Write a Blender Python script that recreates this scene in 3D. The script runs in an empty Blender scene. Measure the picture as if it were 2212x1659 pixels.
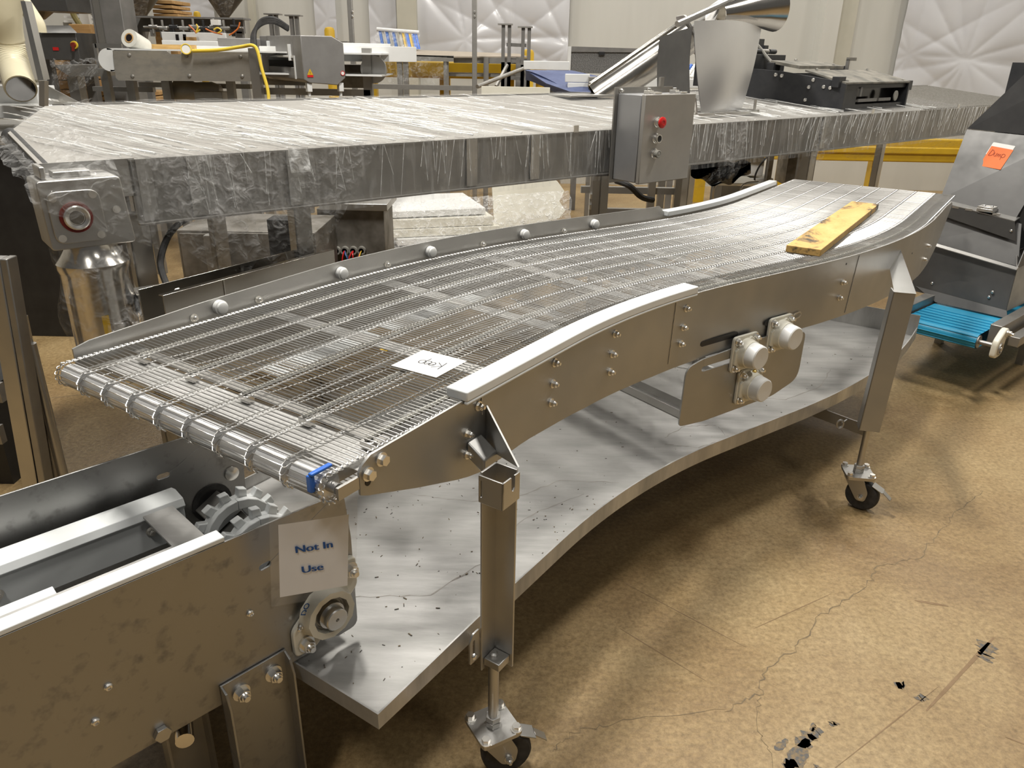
import bpy, math, random
from mathutils import Vector, Matrix

random.seed(7)
PI = math.pi
scene = bpy.context.scene
COL = scene.collection

# ------------------------------------------------------------------ camera
IMG_W, IMG_H, FPX = 2212.0, 1659.0, 1661.0
TILT, ROLL, CAM_Z = math.radians(23.3), math.radians(1.1), 1.6
_fw = Vector((0, math.cos(TILT), -math.sin(TILT)))
_up0 = Vector((0, math.sin(TILT), math.cos(TILT)))
_rt0 = Vector((1, 0, 0))
RT = _rt0 * math.cos(ROLL) + _up0 * math.sin(ROLL)
UPV = -_rt0 * math.sin(ROLL) + _up0 * math.cos(ROLL)
cam_data = bpy.data.cameras.new('camera')
cam_data.sensor_fit = 'HORIZONTAL'
cam_data.sensor_width = 36.0
cam_data.lens = 36.0 * FPX / IMG_W
cam_data.clip_start = 0.02
cam_data.clip_end = 100
cam = bpy.data.objects.new('camera', cam_data)
COL.objects.link(cam)
cam.matrix_world = Matrix(((RT.x, UPV.x, -_fw.x, 0), (RT.y, UPV.y, -_fw.y, 0), (RT.z, UPV.z, -_fw.z, CAM_Z), (0, 0, 0, 1)))
scene.camera = cam

# ------------------------------------------------------------------ world, lamps, exposure
world = bpy.data.worlds.new('world')
scene.world = world
world.use_nodes = True
bg = world.node_tree.nodes['Background']
bg.inputs[0].default_value = (1.0, 0.97, 0.92, 1)
bg.inputs[1].default_value = 0.15
scene.view_settings.view_transform = 'Standard'
scene.view_settings.look = 'None'
scene.view_settings.exposure = -0.66
scene.view_settings.gamma = 1.0
scene.view_settings.use_curve_mapping = False
scene.cycles.max_bounces = 5
scene.cycles.diffuse_bounces = 2
scene.cycles.glossy_bounces = 3
scene.cycles.adaptive_threshold = 0.04
scene.cycles.transparent_max_bounces = 8
scene.cycles.caustics_reflective = False
scene.cycles.caustics_refractive = False


def area_lamp(name, loc, size, power, color=(1.0, 0.965, 0.90), target=None):
    l = bpy.data.lights.new(name, 'AREA')
    l.shape = 'RECTANGLE'
    l.size, l.size_y = size
    l.energy = power
    l.color = color
    o = bpy.data.objects.new(name, l)
    o.location = loc
    COL.objects.link(o)
    if target is not None:
        o.rotation_euler = (Vector(target) - Vector(loc)).to_track_quat('-Z', 'Y').to_euler()
    return o


# rows of ceiling strip lamps in the hall
for lx, ly, pw in ((-0.8, 2.9, 500), (2.7, 3.4, 240),
                   (-0.9, 7.2, 100), (2.7, 7.2, 110), (-4.5, 7.2, 120), (6.3, 7.2, 110),
                   (-0.9, 10.2, 110), (2.7, 10.2, 110), (-4.5, 10.2, 110), (6.3, 10.2, 110),
                   (-0.9, -1.2, 110), (2.7, -1.2, 60)):
    area_lamp('ceiling_lamp', (lx, ly, 5.6), (0.26, 1.2), pw)

# ------------------------------------------------------------------ materials


def _nodes(name):
    m = bpy.data.materials.new(name)
    m.use_nodes = True
    nt = m.node_tree
    return m, nt, nt.nodes['Principled BSDF'], nt.nodes, nt.links


def make_mat(name, col, col2=None, metal=0.0, rough=0.5, rough2=None, nscale=6.0, stretch=(1, 1, 1), bump=0.0, bscale=None,
             bstretch=None, spec=0.5, contrast=(0.35, 0.65), detail=3.0, trans=0.0, alpha=1.0, emit=0.0, coat=0.0, rot=0.0):
    m, nt, b, N, L = _nodes(name)
    b.inputs['Metallic'].default_value = metal
    b.inputs['Roughness'].default_value = rough
    b.inputs['Specular IOR Level'].default_value = spec
    b.inputs['Base Color'].default_value = (*col, 1)
    b.inputs['Alpha'].default_value = alpha
    b.inputs['Transmission Weight'].default_value = trans
    b.inputs['Coat Weight'].default_value = coat
    if emit:
        b.inputs['Emission Color'].default_value = (*col, 1)
        b.inputs['Emission Strength'].default_value = emit
    tc = N.new('ShaderNodeTexCoord')
    if col2 is not None or rough2 is not None:
        mp = N.new('ShaderNodeMapping')
        mp.inputs['Scale'].default_value = stretch
        mp.inputs['Rotation'].default_value = (0, 0, rot)
        L.new(tc.outputs['Object'], mp.inputs['Vector'])
        nz = N.new('ShaderNodeTexNoise')
        nz.inputs['Scale'].default_value = nscale
        nz.inputs['Detail'].default_value = detail
        nz.inputs['Roughness'].default_value = 0.62
        L.new(mp.outputs[0], nz.inputs['Vector'])
        mr = N.new('ShaderNodeMapRange')
        mr.inputs['From Min'].default_value, mr.inputs['From Max'].default_value = contrast
        L.new(nz.outputs['Fac'], mr.inputs['Value'])
        if col2 is not None:
            mx = N.new('ShaderNodeMix')
            mx.data_type = 'RGBA'
            mx.inputs[6].default_value = (*col, 1)
            mx.inputs[7].default_value = (*col2, 1)
            L.new(mr.outputs[0], mx.inputs[0])
            L.new(mx.outputs[2], b.inputs['Base Color'])
        if rough2 is not None:
            mr2 = N.new('ShaderNodeMapRange')
            mr2.inputs['To Min'].default_value, mr2.inputs['To Max'].default_value = rough, rough2
            L.new(mr.outputs[0], mr2.inputs['Value'])
            L.new(mr2.outputs[0], b.inputs['Roughness'])
    if bump:
        mp2 = N.new('ShaderNodeMapping')
        mp2.inputs['Scale'].default_value = bstretch or stretch
        L.new(tc.outputs['Object'], mp2.inputs['Vector'])
        nb = N.new('ShaderNodeTexNoise')
        nb.inputs['Scale'].default_value = bscale or nscale * 3
        nb.inputs['Detail'].default_value = 2
        L.new(mp2.outputs[0], nb.inputs['Vector'])
        bp = N.new('ShaderNodeBump')
        bp.inputs['Strength'].default_value = bump
        bp.inputs['Distance'].default_value = 0.01
        L.new(nb.outputs['Fac'], bp.inputs['Height'])
        L.new(bp.outputs[0], b.inputs['Normal'])
    return m


def film_mat(name, opacity, tint=(0.9, 0.89, 0.87), stretch=(3, 14, 14), scale=5.0, bump=0.9, rot=0.6, rough=0.12, hi=0.5):
    """clear stretch film: mostly see-through, milky in the folds, glossy creases"""
    m, nt, b, N, L = _nodes(name)
    b.inputs['Base Color'].default_value = (*tint, 1)
    b.inputs['Roughness'].default_value = rough
    b.inputs['Specular IOR Level'].default_value = 0.9
    tc = N.new('ShaderNodeTexCoord')
    mp = N.new('ShaderNodeMapping')
    mp.inputs['Rotation'].default_value = (0, 0, rot)
    mp.inputs['Scale'].default_value = stretch
    L.new(tc.outputs['Object'], mp.inputs['Vector'])
    nz = N.new('ShaderNodeTexNoise')
    nz.inputs['Scale'].default_value = scale
    nz.inputs['Detail'].default_value = 2.5
    nz.inputs['Distortion'].default_value = 0.8
    L.new(mp.outputs[0], nz.inputs['Vector'])
    bp = N.new('ShaderNodeBump')
    bp.inputs['Strength'].default_value = bump
    bp.inputs['Distance'].default_value = 0.03
    L.new(nz.outputs['Fac'], bp.inputs['Height'])
    L.new(bp.outputs[0], b.inputs['Normal'])
    mr = N.new('ShaderNodeMapRange')
    mr.inputs['From Min'].default_value, mr.inputs['From Max'].default_value = 0.45, 0.75
    mr.inputs['To Min'].default_value, mr.inputs['To Max'].default_value = opacity, hi
    L.new(nz.outputs['Fac'], mr.inputs['Value'])
    tr = N.new('ShaderNodeBsdfTransparent')
    mx = N.new('ShaderNodeMixShader')
    L.new(mr.outputs[0], mx.inputs[0])
    L.new(tr.outputs[0], mx.inputs[1])
    L.new(b.outputs[0], mx.inputs[2])
    L.new(mx.outputs[0], nt.nodes['Material Output'].inputs['Surface'])
    return m


M = {}
M['steel'] = make_mat('brushed_stainless', (0.56, 0.55, 0.53), (0.47, 0.46, 0.44), metal=1, rough=0.33, rough2=0.45, nscale=3, stretch=(1, 1, 1), bump=0.03, bscale=90)
M['plate'] = make_mat('bead_blasted_stainless', (0.47, 0.465, 0.45), (0.41, 0.405, 0.39), metal=1, rough=0.42, rough2=0.52, nscale=2.5, bump=0.02, bscale=200)
M['spotted'] = make_mat('water_spotted_stainless', (0.36, 0.355, 0.345), (0.26, 0.255, 0.245), metal=1, rough=0.42, rough2=0.55, nscale=26, contrast=(0.55, 0.75), bump=0.02, bscale=120)
M['pan'] = make_mat('dusty_stainless_shade_streaks', (0.62, 0.61, 0.59), (0.33, 0.325, 0.31), metal=0.6, rough=0.36, rough2=0.55, nscale=2.2, stretch=(0.9, 5.5, 1), rot=0.98, contrast=(0.32, 0.72), detail=8, bump=0.02, bscale=60)  # dark diagonal streaks mix stains with painted shadow and reflection bands
M['bright'] = make_mat('bright_steel_wire', (0.82, 0.80, 0.76), metal=1, rough=0.28)
M['wire'] = make_mat('belt_wire', (0.66, 0.65, 0.63), (0.46, 0.45, 0.43), metal=0.9, rough=0.34, nscale=3, contrast=(0.45, 0.7))
M['alu'] = make_mat('silver_roller', (0.80, 0.80, 0.80), (0.72, 0.72, 0.72), metal=0.55, rough=0.32, nscale=20)
M['polished'] = make_mat('polished_stainless', (0.66, 0.63, 0.58), (0.60, 0.57, 0.52), metal=1, rough=0.14, rough2=0.22, nscale=4, bump=0.04, bscale=8)
M['dull'] = make_mat('dull_grey_steel', (0.40, 0.385, 0.36), (0.31, 0.30, 0.28), metal=0.9, rough=0.42, rough2=0.55, nscale=5)
M['dirty'] = make_mat('smudged_steel_plate', (0.52, 0.49, 0.44), (0.33, 0.31, 0.28), metal=0.85, rough=0.38, rough2=0.6, nscale=9, stretch=(1, 1, 2), contrast=(0.4, 0.7))
M['greypaint'] = make_mat('grey_painted_steel', (0.20, 0.19, 0.18), (0.16, 0.155, 0.145), rough=0.5, nscale=8)
M['darksteel'] = make_mat('dark_stainless_sheet', (0.15, 0.147, 0.143), (0.12, 0.118, 0.115), metal=0.65, rough=0.36, rough2=0.5, nscale=5, bump=0.03, bscale=14)
M['black'] = make_mat('black_paint', (0.012, 0.012, 0.013), (0.02, 0.02, 0.02), rough=0.45, nscale=10)
M['blackplate'] = make_mat('black_anodised', (0.022, 0.023, 0.026), (0.035, 0.035, 0.037), rough=0.42, nscale=12)
M['dustyblack'] = make_mat('dusty_black_cover', (0.26, 0.24, 0.20), (0.12, 0.115, 0.10), rough=0.8, nscale=9)
M['rubber'] = make_mat('black_rubber', (0.02, 0.02, 0.02), (0.045, 0.042, 0.04), rough=0.65, nscale=30)
M['white'] = make_mat('white_plastic', (0.80, 0.80, 0.78), (0.74, 0.74, 0.72), rough=0.35, nscale=5)
M['uhmw'] = make_mat('white_guide_plastic', (0.82, 0.84, 0.84), (0.76, 0.78, 0.77), rough=0.3, nscale=6)
M['cream'] = make_mat('cream_plastic', (0.80, 0.77, 0.66), (0.75, 0.72, 0.61), rough=0.4, nscale=7)
M['duct'] = make_mat('cream_ribbed_duct', (0.74, 0.68, 0.50), (0.66, 0.60, 0.42), rough=0.4, nscale=3)
M['ivory'] = make_mat('ivory_coil', (0.40, 0.385, 0.34), (0.31, 0.30, 0.265), rough=0.7, metal=0.0, nscale=15)
M['beltwhite'] = make_mat('off_white_belt', (0.29, 0.275, 0.25), (0.235, 0.222, 0.20), rough=0.6, nscale=2)
M['bluebelt'] = make_mat('blue_belt', (0.02, 0.27, 0.46), (0.03, 0.33, 0.54), rough=0.4, nscale=5)
M['navybelt'] = make_mat('navy_belt', (0.11, 0.14, 0.26), (0.07, 0.09, 0.19), rough=0.6, nscale=5)
M['blue'] = make_mat('blue_plastic', (0.02, 0.12, 0.52), (0.03, 0.15, 0.58), rough=0.35, nscale=9)
M['paper'] = make_mat('white_paper', (0.80, 0.79, 0.76), (0.77, 0.76, 0.73), rough=0.7, nscale=6)
M['signpaper'] = make_mat('sign_paper', (0.88, 0.88, 0.90), (0.86, 0.86, 0.88), rough=0.5, nscale=6)
M['ink'] = make_mat('black_ink', (0.03, 0.03, 0.035), rough=0.6)
M['blueink'] = make_mat('blue_print', (0.012, 0.09, 0.33), rough=0.5)
M['orange'] = make_mat('orange_sticky_note', (0.82, 0.16, 0.035), (0.86, 0.20, 0.05), rough=0.6, nscale=6)
M['redink'] = make_mat('dark_red_pen', (0.35, 0.05, 0.01), rough=0.6)
M['red'] = make_mat('red_button', (0.62, 0.02, 0.02), rough=0.25)
M['redseal'] = make_mat('dark_red_seal', (0.20, 0.02, 0.012), rough=0.5)
M['yellow'] = make_mat('safety_yellow', (0.66, 0.42, 0.02), (0.58, 0.36, 0.02), rough=0.45, nscale=5)
M['yellowcord'] = make_mat('yellow_cord', (0.80, 0.58, 0.06), rough=0.45)
M['orangecord'] = make_mat('orange_cord', (0.62, 0.16, 0.03), rough=0.5)
M['wood'] = make_mat('pine_wood', (0.62, 0.40, 0.15), (0.45, 0.27, 0.09), rough=0.6, nscale=5, stretch=(2, 14, 14), bump=0.06)
M['crate'] = make_mat('crate_wood', (0.52, 0.32, 0.13), (0.40, 0.23, 0.085), rough=0.7, nscale=4, stretch=(1, 6, 9), bump=0.05)
M['wall'] = make_mat('off_white_wall_panel', (0.64, 0.63, 0.585), (0.59, 0.58, 0.535), rough=0.55, nscale=1.2, stretch=(2, 2, 0.3))
M['trim'] = make_mat('wall_trim', (0.56, 0.535, 0.45), (0.50, 0.48, 0.40), rough=0.6, nscale=2)
M['sheetplastic'] = make_mat('white_poly_sheet', (0.66, 0.66, 0.68), (0.62, 0.62, 0.645), rough=0.22, nscale=2, bump=0.05, bscale=5, spec=0.6)
M['rust'] = make_mat('weathered_box_steel', (0.30, 0.28, 0.25), (0.16, 0.145, 0.12), metal=0.7, rough=0.55, nscale=6, contrast=(0.4, 0.65))
M['lens'] = make_mat('grey_button', (0.28, 0.27, 0.24), rough=0.35)
M['glassdark'] = make_mat('dark_window', (0.015, 0.012, 0.012), rough=0.1)
M['coil'] = make_mat('grey_mesh_belt', (0.30, 0.28, 0.25), (0.20, 0.19, 0.165), metal=0.5, rough=0.6, nscale=60)
M['film_top'] = film_mat('stretch_film_top', 0.05, stretch=(1.6, 26, 8), scale=2.6, rot=-1.05, bump=1.0, hi=0.26, rough=0.06)
M['film_fold'] = film_mat('stretch_film_fold', 0.45, tint=(0.95, 0.95, 0.93), stretch=(6, 6, 6), scale=4, rot=0.0, bump=0.4, hi=0.85, rough=0.08)
M['film_side'] = film_mat('stretch_film_side', 0.04, stretch=(9, 9, 1.2), scale=4, rot=0.2, bump=0.6, hi=0.26, rough=0.08)
M['film_loose'] = film_mat('stretch_film_loose', 0.05, stretch=(5, 5, 5), scale=5, rot=0.3, bump=1.0, hi=0.30, rough=0.07)
M['film_bag'] = film_mat('stretch_film_heavy', 0.14, stretch=(5, 5, 5), scale=5, rot=0.3, bump=1.0, hi=0.6, rough=0.07)
M['sleeve'] = film_mat('plastic_sleeve', 0.06, tint=(0.8, 0.8, 0.8), stretch=(2, 2, 2), scale=4, bump=0.08, hi=0.12, rough=0.1)


def floor_mat():
    m, nt, b, N, L = _nodes('stained_concrete')
    tc = N.new('ShaderNodeTexCoord')

    def noise(scale, detail=6, rough=0.6, dist=0.0):
        n = N.new('ShaderNodeTexNoise')
        n.inputs['Scale'].default_value = scale
        n.inputs['Detail'].default_value = detail
        n.inputs['Roughness'].default_value = rough
        n.inputs['Distortion'].default_value = dist
        L.new(tc.outputs['Object'], n.inputs['Vector'])
        return n

    def ramp(src, stops):
        r = N.new('ShaderNodeValToRGB')
        r.color_ramp.elements[0].position = stops[0][0]
        r.color_ramp.elements[0].color = (*stops[0][1], 1)
        r.color_ramp.elements[1].position = stops[-1][0]
        r.color_ramp.elements[1].color = (*stops[-1][1], 1)
        for p, c in stops[1:-1]:
            e = r.color_ramp.elements.new(p)
            e.color = (*c, 1)
        L.new(src.outputs['Fac'], r.inputs[0])
        return r

    big = ramp(noise(1.6, 6, 0.68, 0.6), [(0.30, (0.235, 0.15, 0.066)), (0.50, (0.335, 0.232, 0.11)), (0.72, (0.42, 0.31, 0.16))])
    fine = ramp(noise(60, 5, 0.75), [(0.34, (0.55, 0.52, 0.46)), (0.66, (1.2, 1.2, 1.2))])
    mx = N.new('ShaderNodeMix')
    mx.data_type = 'RGBA'
    mx.blend_type = 'MULTIPLY'
    mx.inputs[0].default_value = 0.85
    L.new(big.outputs[0], mx.inputs[6])
    L.new(fine.outputs[0], mx.inputs[7])
    L.new(mx.outputs[2], b.inputs['Base Color'])
    rr = N.new('ShaderNodeMapRange')
    rr.inputs['To Min'].default_value, rr.inputs['To Max'].default_value = 0.34, 0.62
    L.new(noise(3.0, 3).outputs['Fac'], rr.inputs['Value'])
    L.new(rr.outputs[0], b.inputs['Roughness'])
    bp = N.new('ShaderNodeBump')
    bp.inputs['Strength'].default_value = 0.14
    bp.inputs['Distance'].default_value = 0.01
    L.new(noise(55, 4).outputs['Fac'], bp.inputs['Height'])
    L.new(bp.outputs[0], b.inputs['Normal'])
    return m


def plank_mat():
    m, nt, b, N, L = _nodes('stained_pine_board')
    tc = N.new('ShaderNodeTexCoord')
    mp = N.new('ShaderNodeMapping')
    mp.inputs['Scale'].default_value = (1.5, 3.2, 3)
    L.new(tc.outputs['Object'], mp.inputs['Vector'])
    nz = N.new('ShaderNodeTexNoise')
    nz.inputs['Scale'].default_value = 2.7
    nz.inputs['Detail'].default_value = 12
    nz.inputs['Roughness'].default_value = 0.72
    nz.inputs['Distortion'].default_value = 0.5
    L.new(mp.outputs[0], nz.inputs['Vector'])
    r = N.new('ShaderNodeValToRGB')
    r.color_ramp.elements[0].position = 0.40
    r.color_ramp.elements[0].color = (0.07, 0.055, 0.035, 1)
    r.color_ramp.elements[1].position = 0.48
    r.color_ramp.elements[1].color = (0.62, 0.38, 0.12, 1)
    e = r.color_ramp.elements.new(0.7)
    e.color = (0.74, 0.49, 0.19, 1)
    L.new(nz.outputs['Fac'], r.inputs[0])
    L.new(r.outputs[0], b.inputs['Base Color'])
    b.inputs['Roughness'].default_value = 0.65
    return m


M['floor'] = floor_mat()
M['plank'] = plank_mat()

# ------------------------------------------------------------------ mesh helpers


def V(*a):
    return Vector(a)


def ortho(d):
    d = d.normalized()
    a = Vector((0, 0, 1)) if abs(d.z) < 0.9 else Vector((1, 0, 0))
    x = d.cross(a).normalized()
    return x, d.cross(x).normalized()


class MB:
    def __init__(self):
        self.v, self.f = [], []

    def add(self, vs, fs):
        k = len(self.v)
        self.v += [Vector(p) for p in vs]
        self.f += [tuple(i + k for i in f) for f in fs]
        return self

    def obox(self, o, a, b, c):
        o, a, b, c = Vector(o), Vector(a), Vector(b), Vector(c)
        vs = [o, o + a, o + a + b, o + b, o + c, o + a + c, o + a + b + c, o + b + c]
        fs = [(0, 3, 2, 1), (4, 5, 6, 7), (0, 1, 5, 4), (1, 2, 6, 5), (2, 3, 7, 6), (3, 0, 4, 7)]
        if a.cross(b).dot(c) < 0:
            fs = [tuple(reversed(f)) for f in fs]
        return self.add(vs, fs)

    def box(self, c, s, rz=0.0):
        ca, sa = math.cos(rz), math.sin(rz)
        a, b, d = Vector((ca, sa, 0)) * s[0], Vector((-sa, ca, 0)) * s[1], Vector((0, 0, s[2]))
        return self.obox(Vector(c) - a / 2 - b / 2 - d / 2, a, b, d)

    def cyl(self, p0, p1, r0, r1=None, seg=16, caps=True):
        p0, p1 = Vector(p0), Vector(p1)
        r1 = r0 if r1 is None else r1
        x, y = ortho(p1 - p0)
        vs, fs = [], []
        for p, r in ((p0, r0), (p1, r1)):
            for i in range(seg):
                t = 2 * PI * i / seg
                vs.append(p + (x * math.cos(t) + y * math.sin(t)) * r)
        for i in range(seg):
            j = (i + 1) % seg
            fs.append((i, j, seg + j, seg + i))
        if caps:
            fs.append(tuple(reversed(range(seg))))
            fs.append(tuple(range(seg, 2 * seg)))
        return self.add(vs, fs)

    def lathe(self, p0, axis, prof, seg=20, closed=False):
        p0, axis = Vector(p0), Vector(axis).normalized()
        x, y = ortho(axis)
        vs, fs = [], []
        for t, r in prof:
            for i in range(seg):
                a = 2 * PI * i / seg
                vs.append(p0 + axis * t + (x * math.cos(a) + y * math.sin(a)) * r)
        n = len(prof)
        for k in range(n - 1):
            for i in range(seg):
                j = (i + 1) % seg
                fs.append((k * seg + i, k * seg + j, (k + 1) * seg + j, (k + 1) * seg + i))
        if closed:
            for i in range(seg):
                j = (i + 1) % seg
                fs.append(((n - 1) * seg + i, (n - 1) * seg + j, j, i))
        else:
            fs.append(tuple(reversed(range(seg))))
            fs.append(tuple(range((n - 1) * seg, n * seg)))
        return self.add(vs, fs)

    def tube(self, pts, r, seg=6, closed=False, rfun=None):
        pts = [Vector(p) for p in pts]
        n = len(pts)
        vs, fs = [], []
        prev = None
        for k, p in enumerate(pts):
            if closed:
                d = pts[(k + 1) % n] - pts[k - 1]
            else:
                d = pts[min(k + 1, n - 1)] - pts[max(k - 1, 0)]
            d.normalize()
            if prev is None:
                x, y = ortho(d)
            else:
                x = prev - d * prev.dot(d)
                if x.length < 1e-6:
                    x, y = ortho(d)
                x.normalize()
                y = d.cross(x)
            prev = x
            rr = rfun(k) if rfun else r
            for i in range(seg):
                t = 2 * PI * i / seg
                vs.append(p + (x * math.cos(t) + y * math.sin(t)) * rr)
        m = n if closed else n - 1
        for k in range(m):
            a, b = k * seg, ((k + 1) % n) * seg
            for i in range(seg):
                j = (i + 1) % seg
                fs.append((a + i, a + j, b + j, b + i))
        if not closed:
            fs.append(tuple(reversed(range(seg))))
            fs.append(tuple(range((n - 1) * seg, n * seg)))
        return self.add(vs, fs)

    def prism(self, poly, t):
        """polygon (list of points) extruded by the vector t"""
        poly = [Vector(p) for p in poly]
        t = Vector(t)
        n = len(poly)
        nrm = Vector((0, 0, 0))
        for i in range(n):
            nrm += poly[i].cross(poly[(i + 1) % n])
        if nrm.dot(t) > 0:
            poly.reverse()
        vs = poly + [p + t for p in poly]
        fs = [tuple(range(n)), tuple(reversed(range(n, 2 * n)))]
        for i in range(n):
            j = (i + 1) % n
            fs.append((j, i, n + i, n + j))
        return self.add(vs, fs)

    def grid(self, fn, nu, nv, thick=None):
        vs = [Vector(fn(i / nu, j / nv)) for j in range(nv + 1) for i in range(nu + 1)]
        fs = []
        w = nu + 1
        for j in range(nv):
            for i in range(nu):
                a = j * w + i
                fs.append((a, a + 1, a + w + 1, a + w))
        if thick is not None:
            k = len(vs)
            t = Vector(thick)
            vs += [p + t for p in vs]
            fs += [tuple(reversed([i + k for i in f])) for f in fs[:]]
            rim = [i for i in range(nu)] + [j * w + nu for j in range(nv)] + [nv * w + nu - i for i in range(nu)] + [(nv - j) * w for j in range(nv)]
            m = len(rim)
            for i in range(m):
                a, b = rim[i], rim[(i + 1) % m]
                fs.append((b, a, a + k, b + k))
        return self.add(vs, fs)

    def build(self, name, mat, parent=None, angle=35.0, bevel=0.0, loc=None, kind=None):
        """links the collected faces as ONE mesh object; coordinates are world, stored relative to the root"""
        off = rootloc(parent) if parent is not None else (Vector(loc) if loc is not None else Vector((0, 0, 0)))
        me = bpy.data.meshes.new(name)
        me.from_pydata([p - off for p in self.v], [], self.f)
        me.materials.append(M[mat] if isinstance(mat, str) else mat)
        me.polygons.foreach_set('use_smooth', [True] * len(me.polygons))
        me.set_sharp_from_angle(angle=math.radians(angle))
        me.update()
        o = bpy.data.objects.new(name, me)
        COL.objects.link(o)
        if parent is not None:
            o.parent = parent
        else:
            o.location = off
        if bevel:
            bv = o.modifiers.new('bevel', 'BEVEL')
            bv.width = bevel
            bv.segments = 2
            bv.limit_method = 'ANGLE'
            bv.angle_limit = math.radians(40)
        if kind:
            o['kind'] = kind
        return o


def rootloc(o):
    p = Vector((0, 0, 0))
    while o is not None:
        p += o.location
        o = o.parent
    return p


def thing(name, loc, label, cat, group=None):
    o = bpy.data.objects.new(name, None)
    o.empty_display_size = 0.1
    o.location = loc
    COL.objects.link(o)
    return tag(o, label, cat, group)


def tag(o, label, cat, group=None, kind=None):
    o['label'] = label
    if cat:
        o['category'] = cat
    if group:
        o['group'] = group
    if kind:
        o['kind'] = kind
    return o


def inst(me, name, parent, pos, zdir, xdir=None):
    """a copy of a shared mesh, its local +Z along zdir, placed at a world position"""
    z = Vector(zdir).normalized()
    if xdir is None:
        x, y = ortho(z)
    else:
        x = Vector(xdir)
        x = (x - z * x.dot(z)).normalized()
        y = z.cross(x)
    o = bpy.data.objects.new(name, me)
    COL.objects.link(o)
    o.parent = parent
    p = Vector(pos) - rootloc(parent)
    o.matrix_basis = Matrix(((x.x, y.x, z.x, p.x), (x.y, y.y, z.y, p.y), (x.z, y.z, z.z, p.z), (0, 0, 0, 1)))
    return o


def shared(mb, name, mat, angle=35.0):
    me = bpy.data.meshes.new(name)
    me.from_pydata(mb.v, [], mb.f)
    me.materials.append(M[mat])
    me.polygons.foreach_set('use_smooth', [True] * len(me.polygons))
    me.set_sharp_from_angle(angle=math.radians(angle))
    return me


def hex_profile(mb, z0, z1, r):
    return mb.cyl((0, 0, z0), (0, 0, z1), r, seg=6)


def nut_mesh(name, s, stud=True):
    b = MB()
    b.cyl((0, 0, 0), (0, 0, 0.15 * s), 0.62 * s, seg=16)
    b.cyl((0, 0, 0.15 * s), (0, 0, 0.62 * s), 0.46 * s, seg=6)
    if stud:
        b.cyl((0, 0, 0.62 * s), (0, 0, 0.75 * s), 0.36 * s, 0.30 * s, seg=12)
        b.cyl((0, 0, 0.75 * s), (0, 0, 0.98 * s), 0.22 * s, seg=10)
    return shared(b, name, 'bright', 30)


ME_NUT = nut_mesh('bolt', 0.018)
ME_NUT_BIG = nut_mesh('bolt_large', 0.03)
ME_NUT_MID = nut_mesh('bolt_medium', 0.022)
ME_HEX = nut_mesh('hex_head_bolt', 0.022, stud=False)
_b = MB()
_b.lathe((0, 0, 0), (0, 0, 1), [(0, 0.008), (0.003, 0.0078), (0.0058, 0.0055), (0.0066, 0.003), (0.0045, 0.0026)], 14)
ME_BUTTON = shared(_b, 'button_head_screw', 'bright', 25)


class Frame:
    """local frame: u along, v to the left, z up"""

    def __init__(self, o, deg):
        a = math.radians(deg)
        self.o = Vector((o[0], o[1], 0))
        self.u = Vector((math.cos(a), math.sin(a), 0))
        self.v = Vector((-math.sin(a), math.cos(a), 0))
        self.a = a

    def __call__(self, u, v, z):
        return self.o + self.u * u + self.v * v + Vector((0, 0, z))

    def box(self, mb, u0, u1, v0, v1, z0, z1):
        return mb.obox(self(u0, v0, z0), self.u * (u1 - u0), self.v * (v1 - v0), (0, 0, z1 - z0))


def rounded(pts, r, n=4):
    """round the corners of a 2-D polygon"""
    out = []
    m = len(pts)
    for i in range(m):
        p0, p, p1 = Vector(pts[i - 1]), Vector(pts[i]), Vector(pts[(i + 1) % m])
        rr = r[i] if isinstance(r, (list, tuple)) else r
        if rr <= 0:
            out.append(tuple(p))
            continue
        a, b = (p0 - p), (p1 - p)
        k = min(rr, a.length * 0.45, b.length * 0.45)
        a, b = p + a.normalized() * k, p + b.normalized() * k
        for j in range(n + 1):
            t = j / n
            out.append(tuple(a * (1 - t) ** 2 + p * 2 * t * (1 - t) + b * t * t))
    return out


def keyhole(outer, hole):
    """one polygon with a hole cut through a seam; both given as 2-D loops"""
    def area(l):
        return sum(l[i][0] * l[(i + 1) % len(l)][1] - l[(i + 1) % len(l)][0] * l[i][1] for i in range(len(l)))
    if area(outer) * area(hole) > 0:
        hole = hole[::-1]
    best = min(((i, j) for i in range(len(outer)) for j in range(len(hole))),
               key=lambda t: (outer[t[0]][0] - hole[t[1]][0]) ** 2 + (outer[t[0]][1] - hole[t[1]][1]) ** 2)
    i, j = best
    return outer[:i + 1] + hole[j:] + hole[:j + 1] + outer[i:]


def slot2d(cx, cy, l, w, ang=0.0, n=6):
    pts = []
    for k in range(n + 1):
        t = -PI / 2 + PI * k / n
        pts.append((l / 2 - w / 2 + math.cos(t) * w / 2, math.sin(t) * w / 2))
    for k in range(n + 1):
        t = PI / 2 + PI * k / n
        pts.append((-(l / 2 - w / 2) + math.cos(t) * w / 2, math.sin(t) * w / 2))
    c, s = math.cos(ang), math.sin(ang)
    return [(cx + x * c - y * s, cy + x * s + y * c) for x, y in pts]


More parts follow.
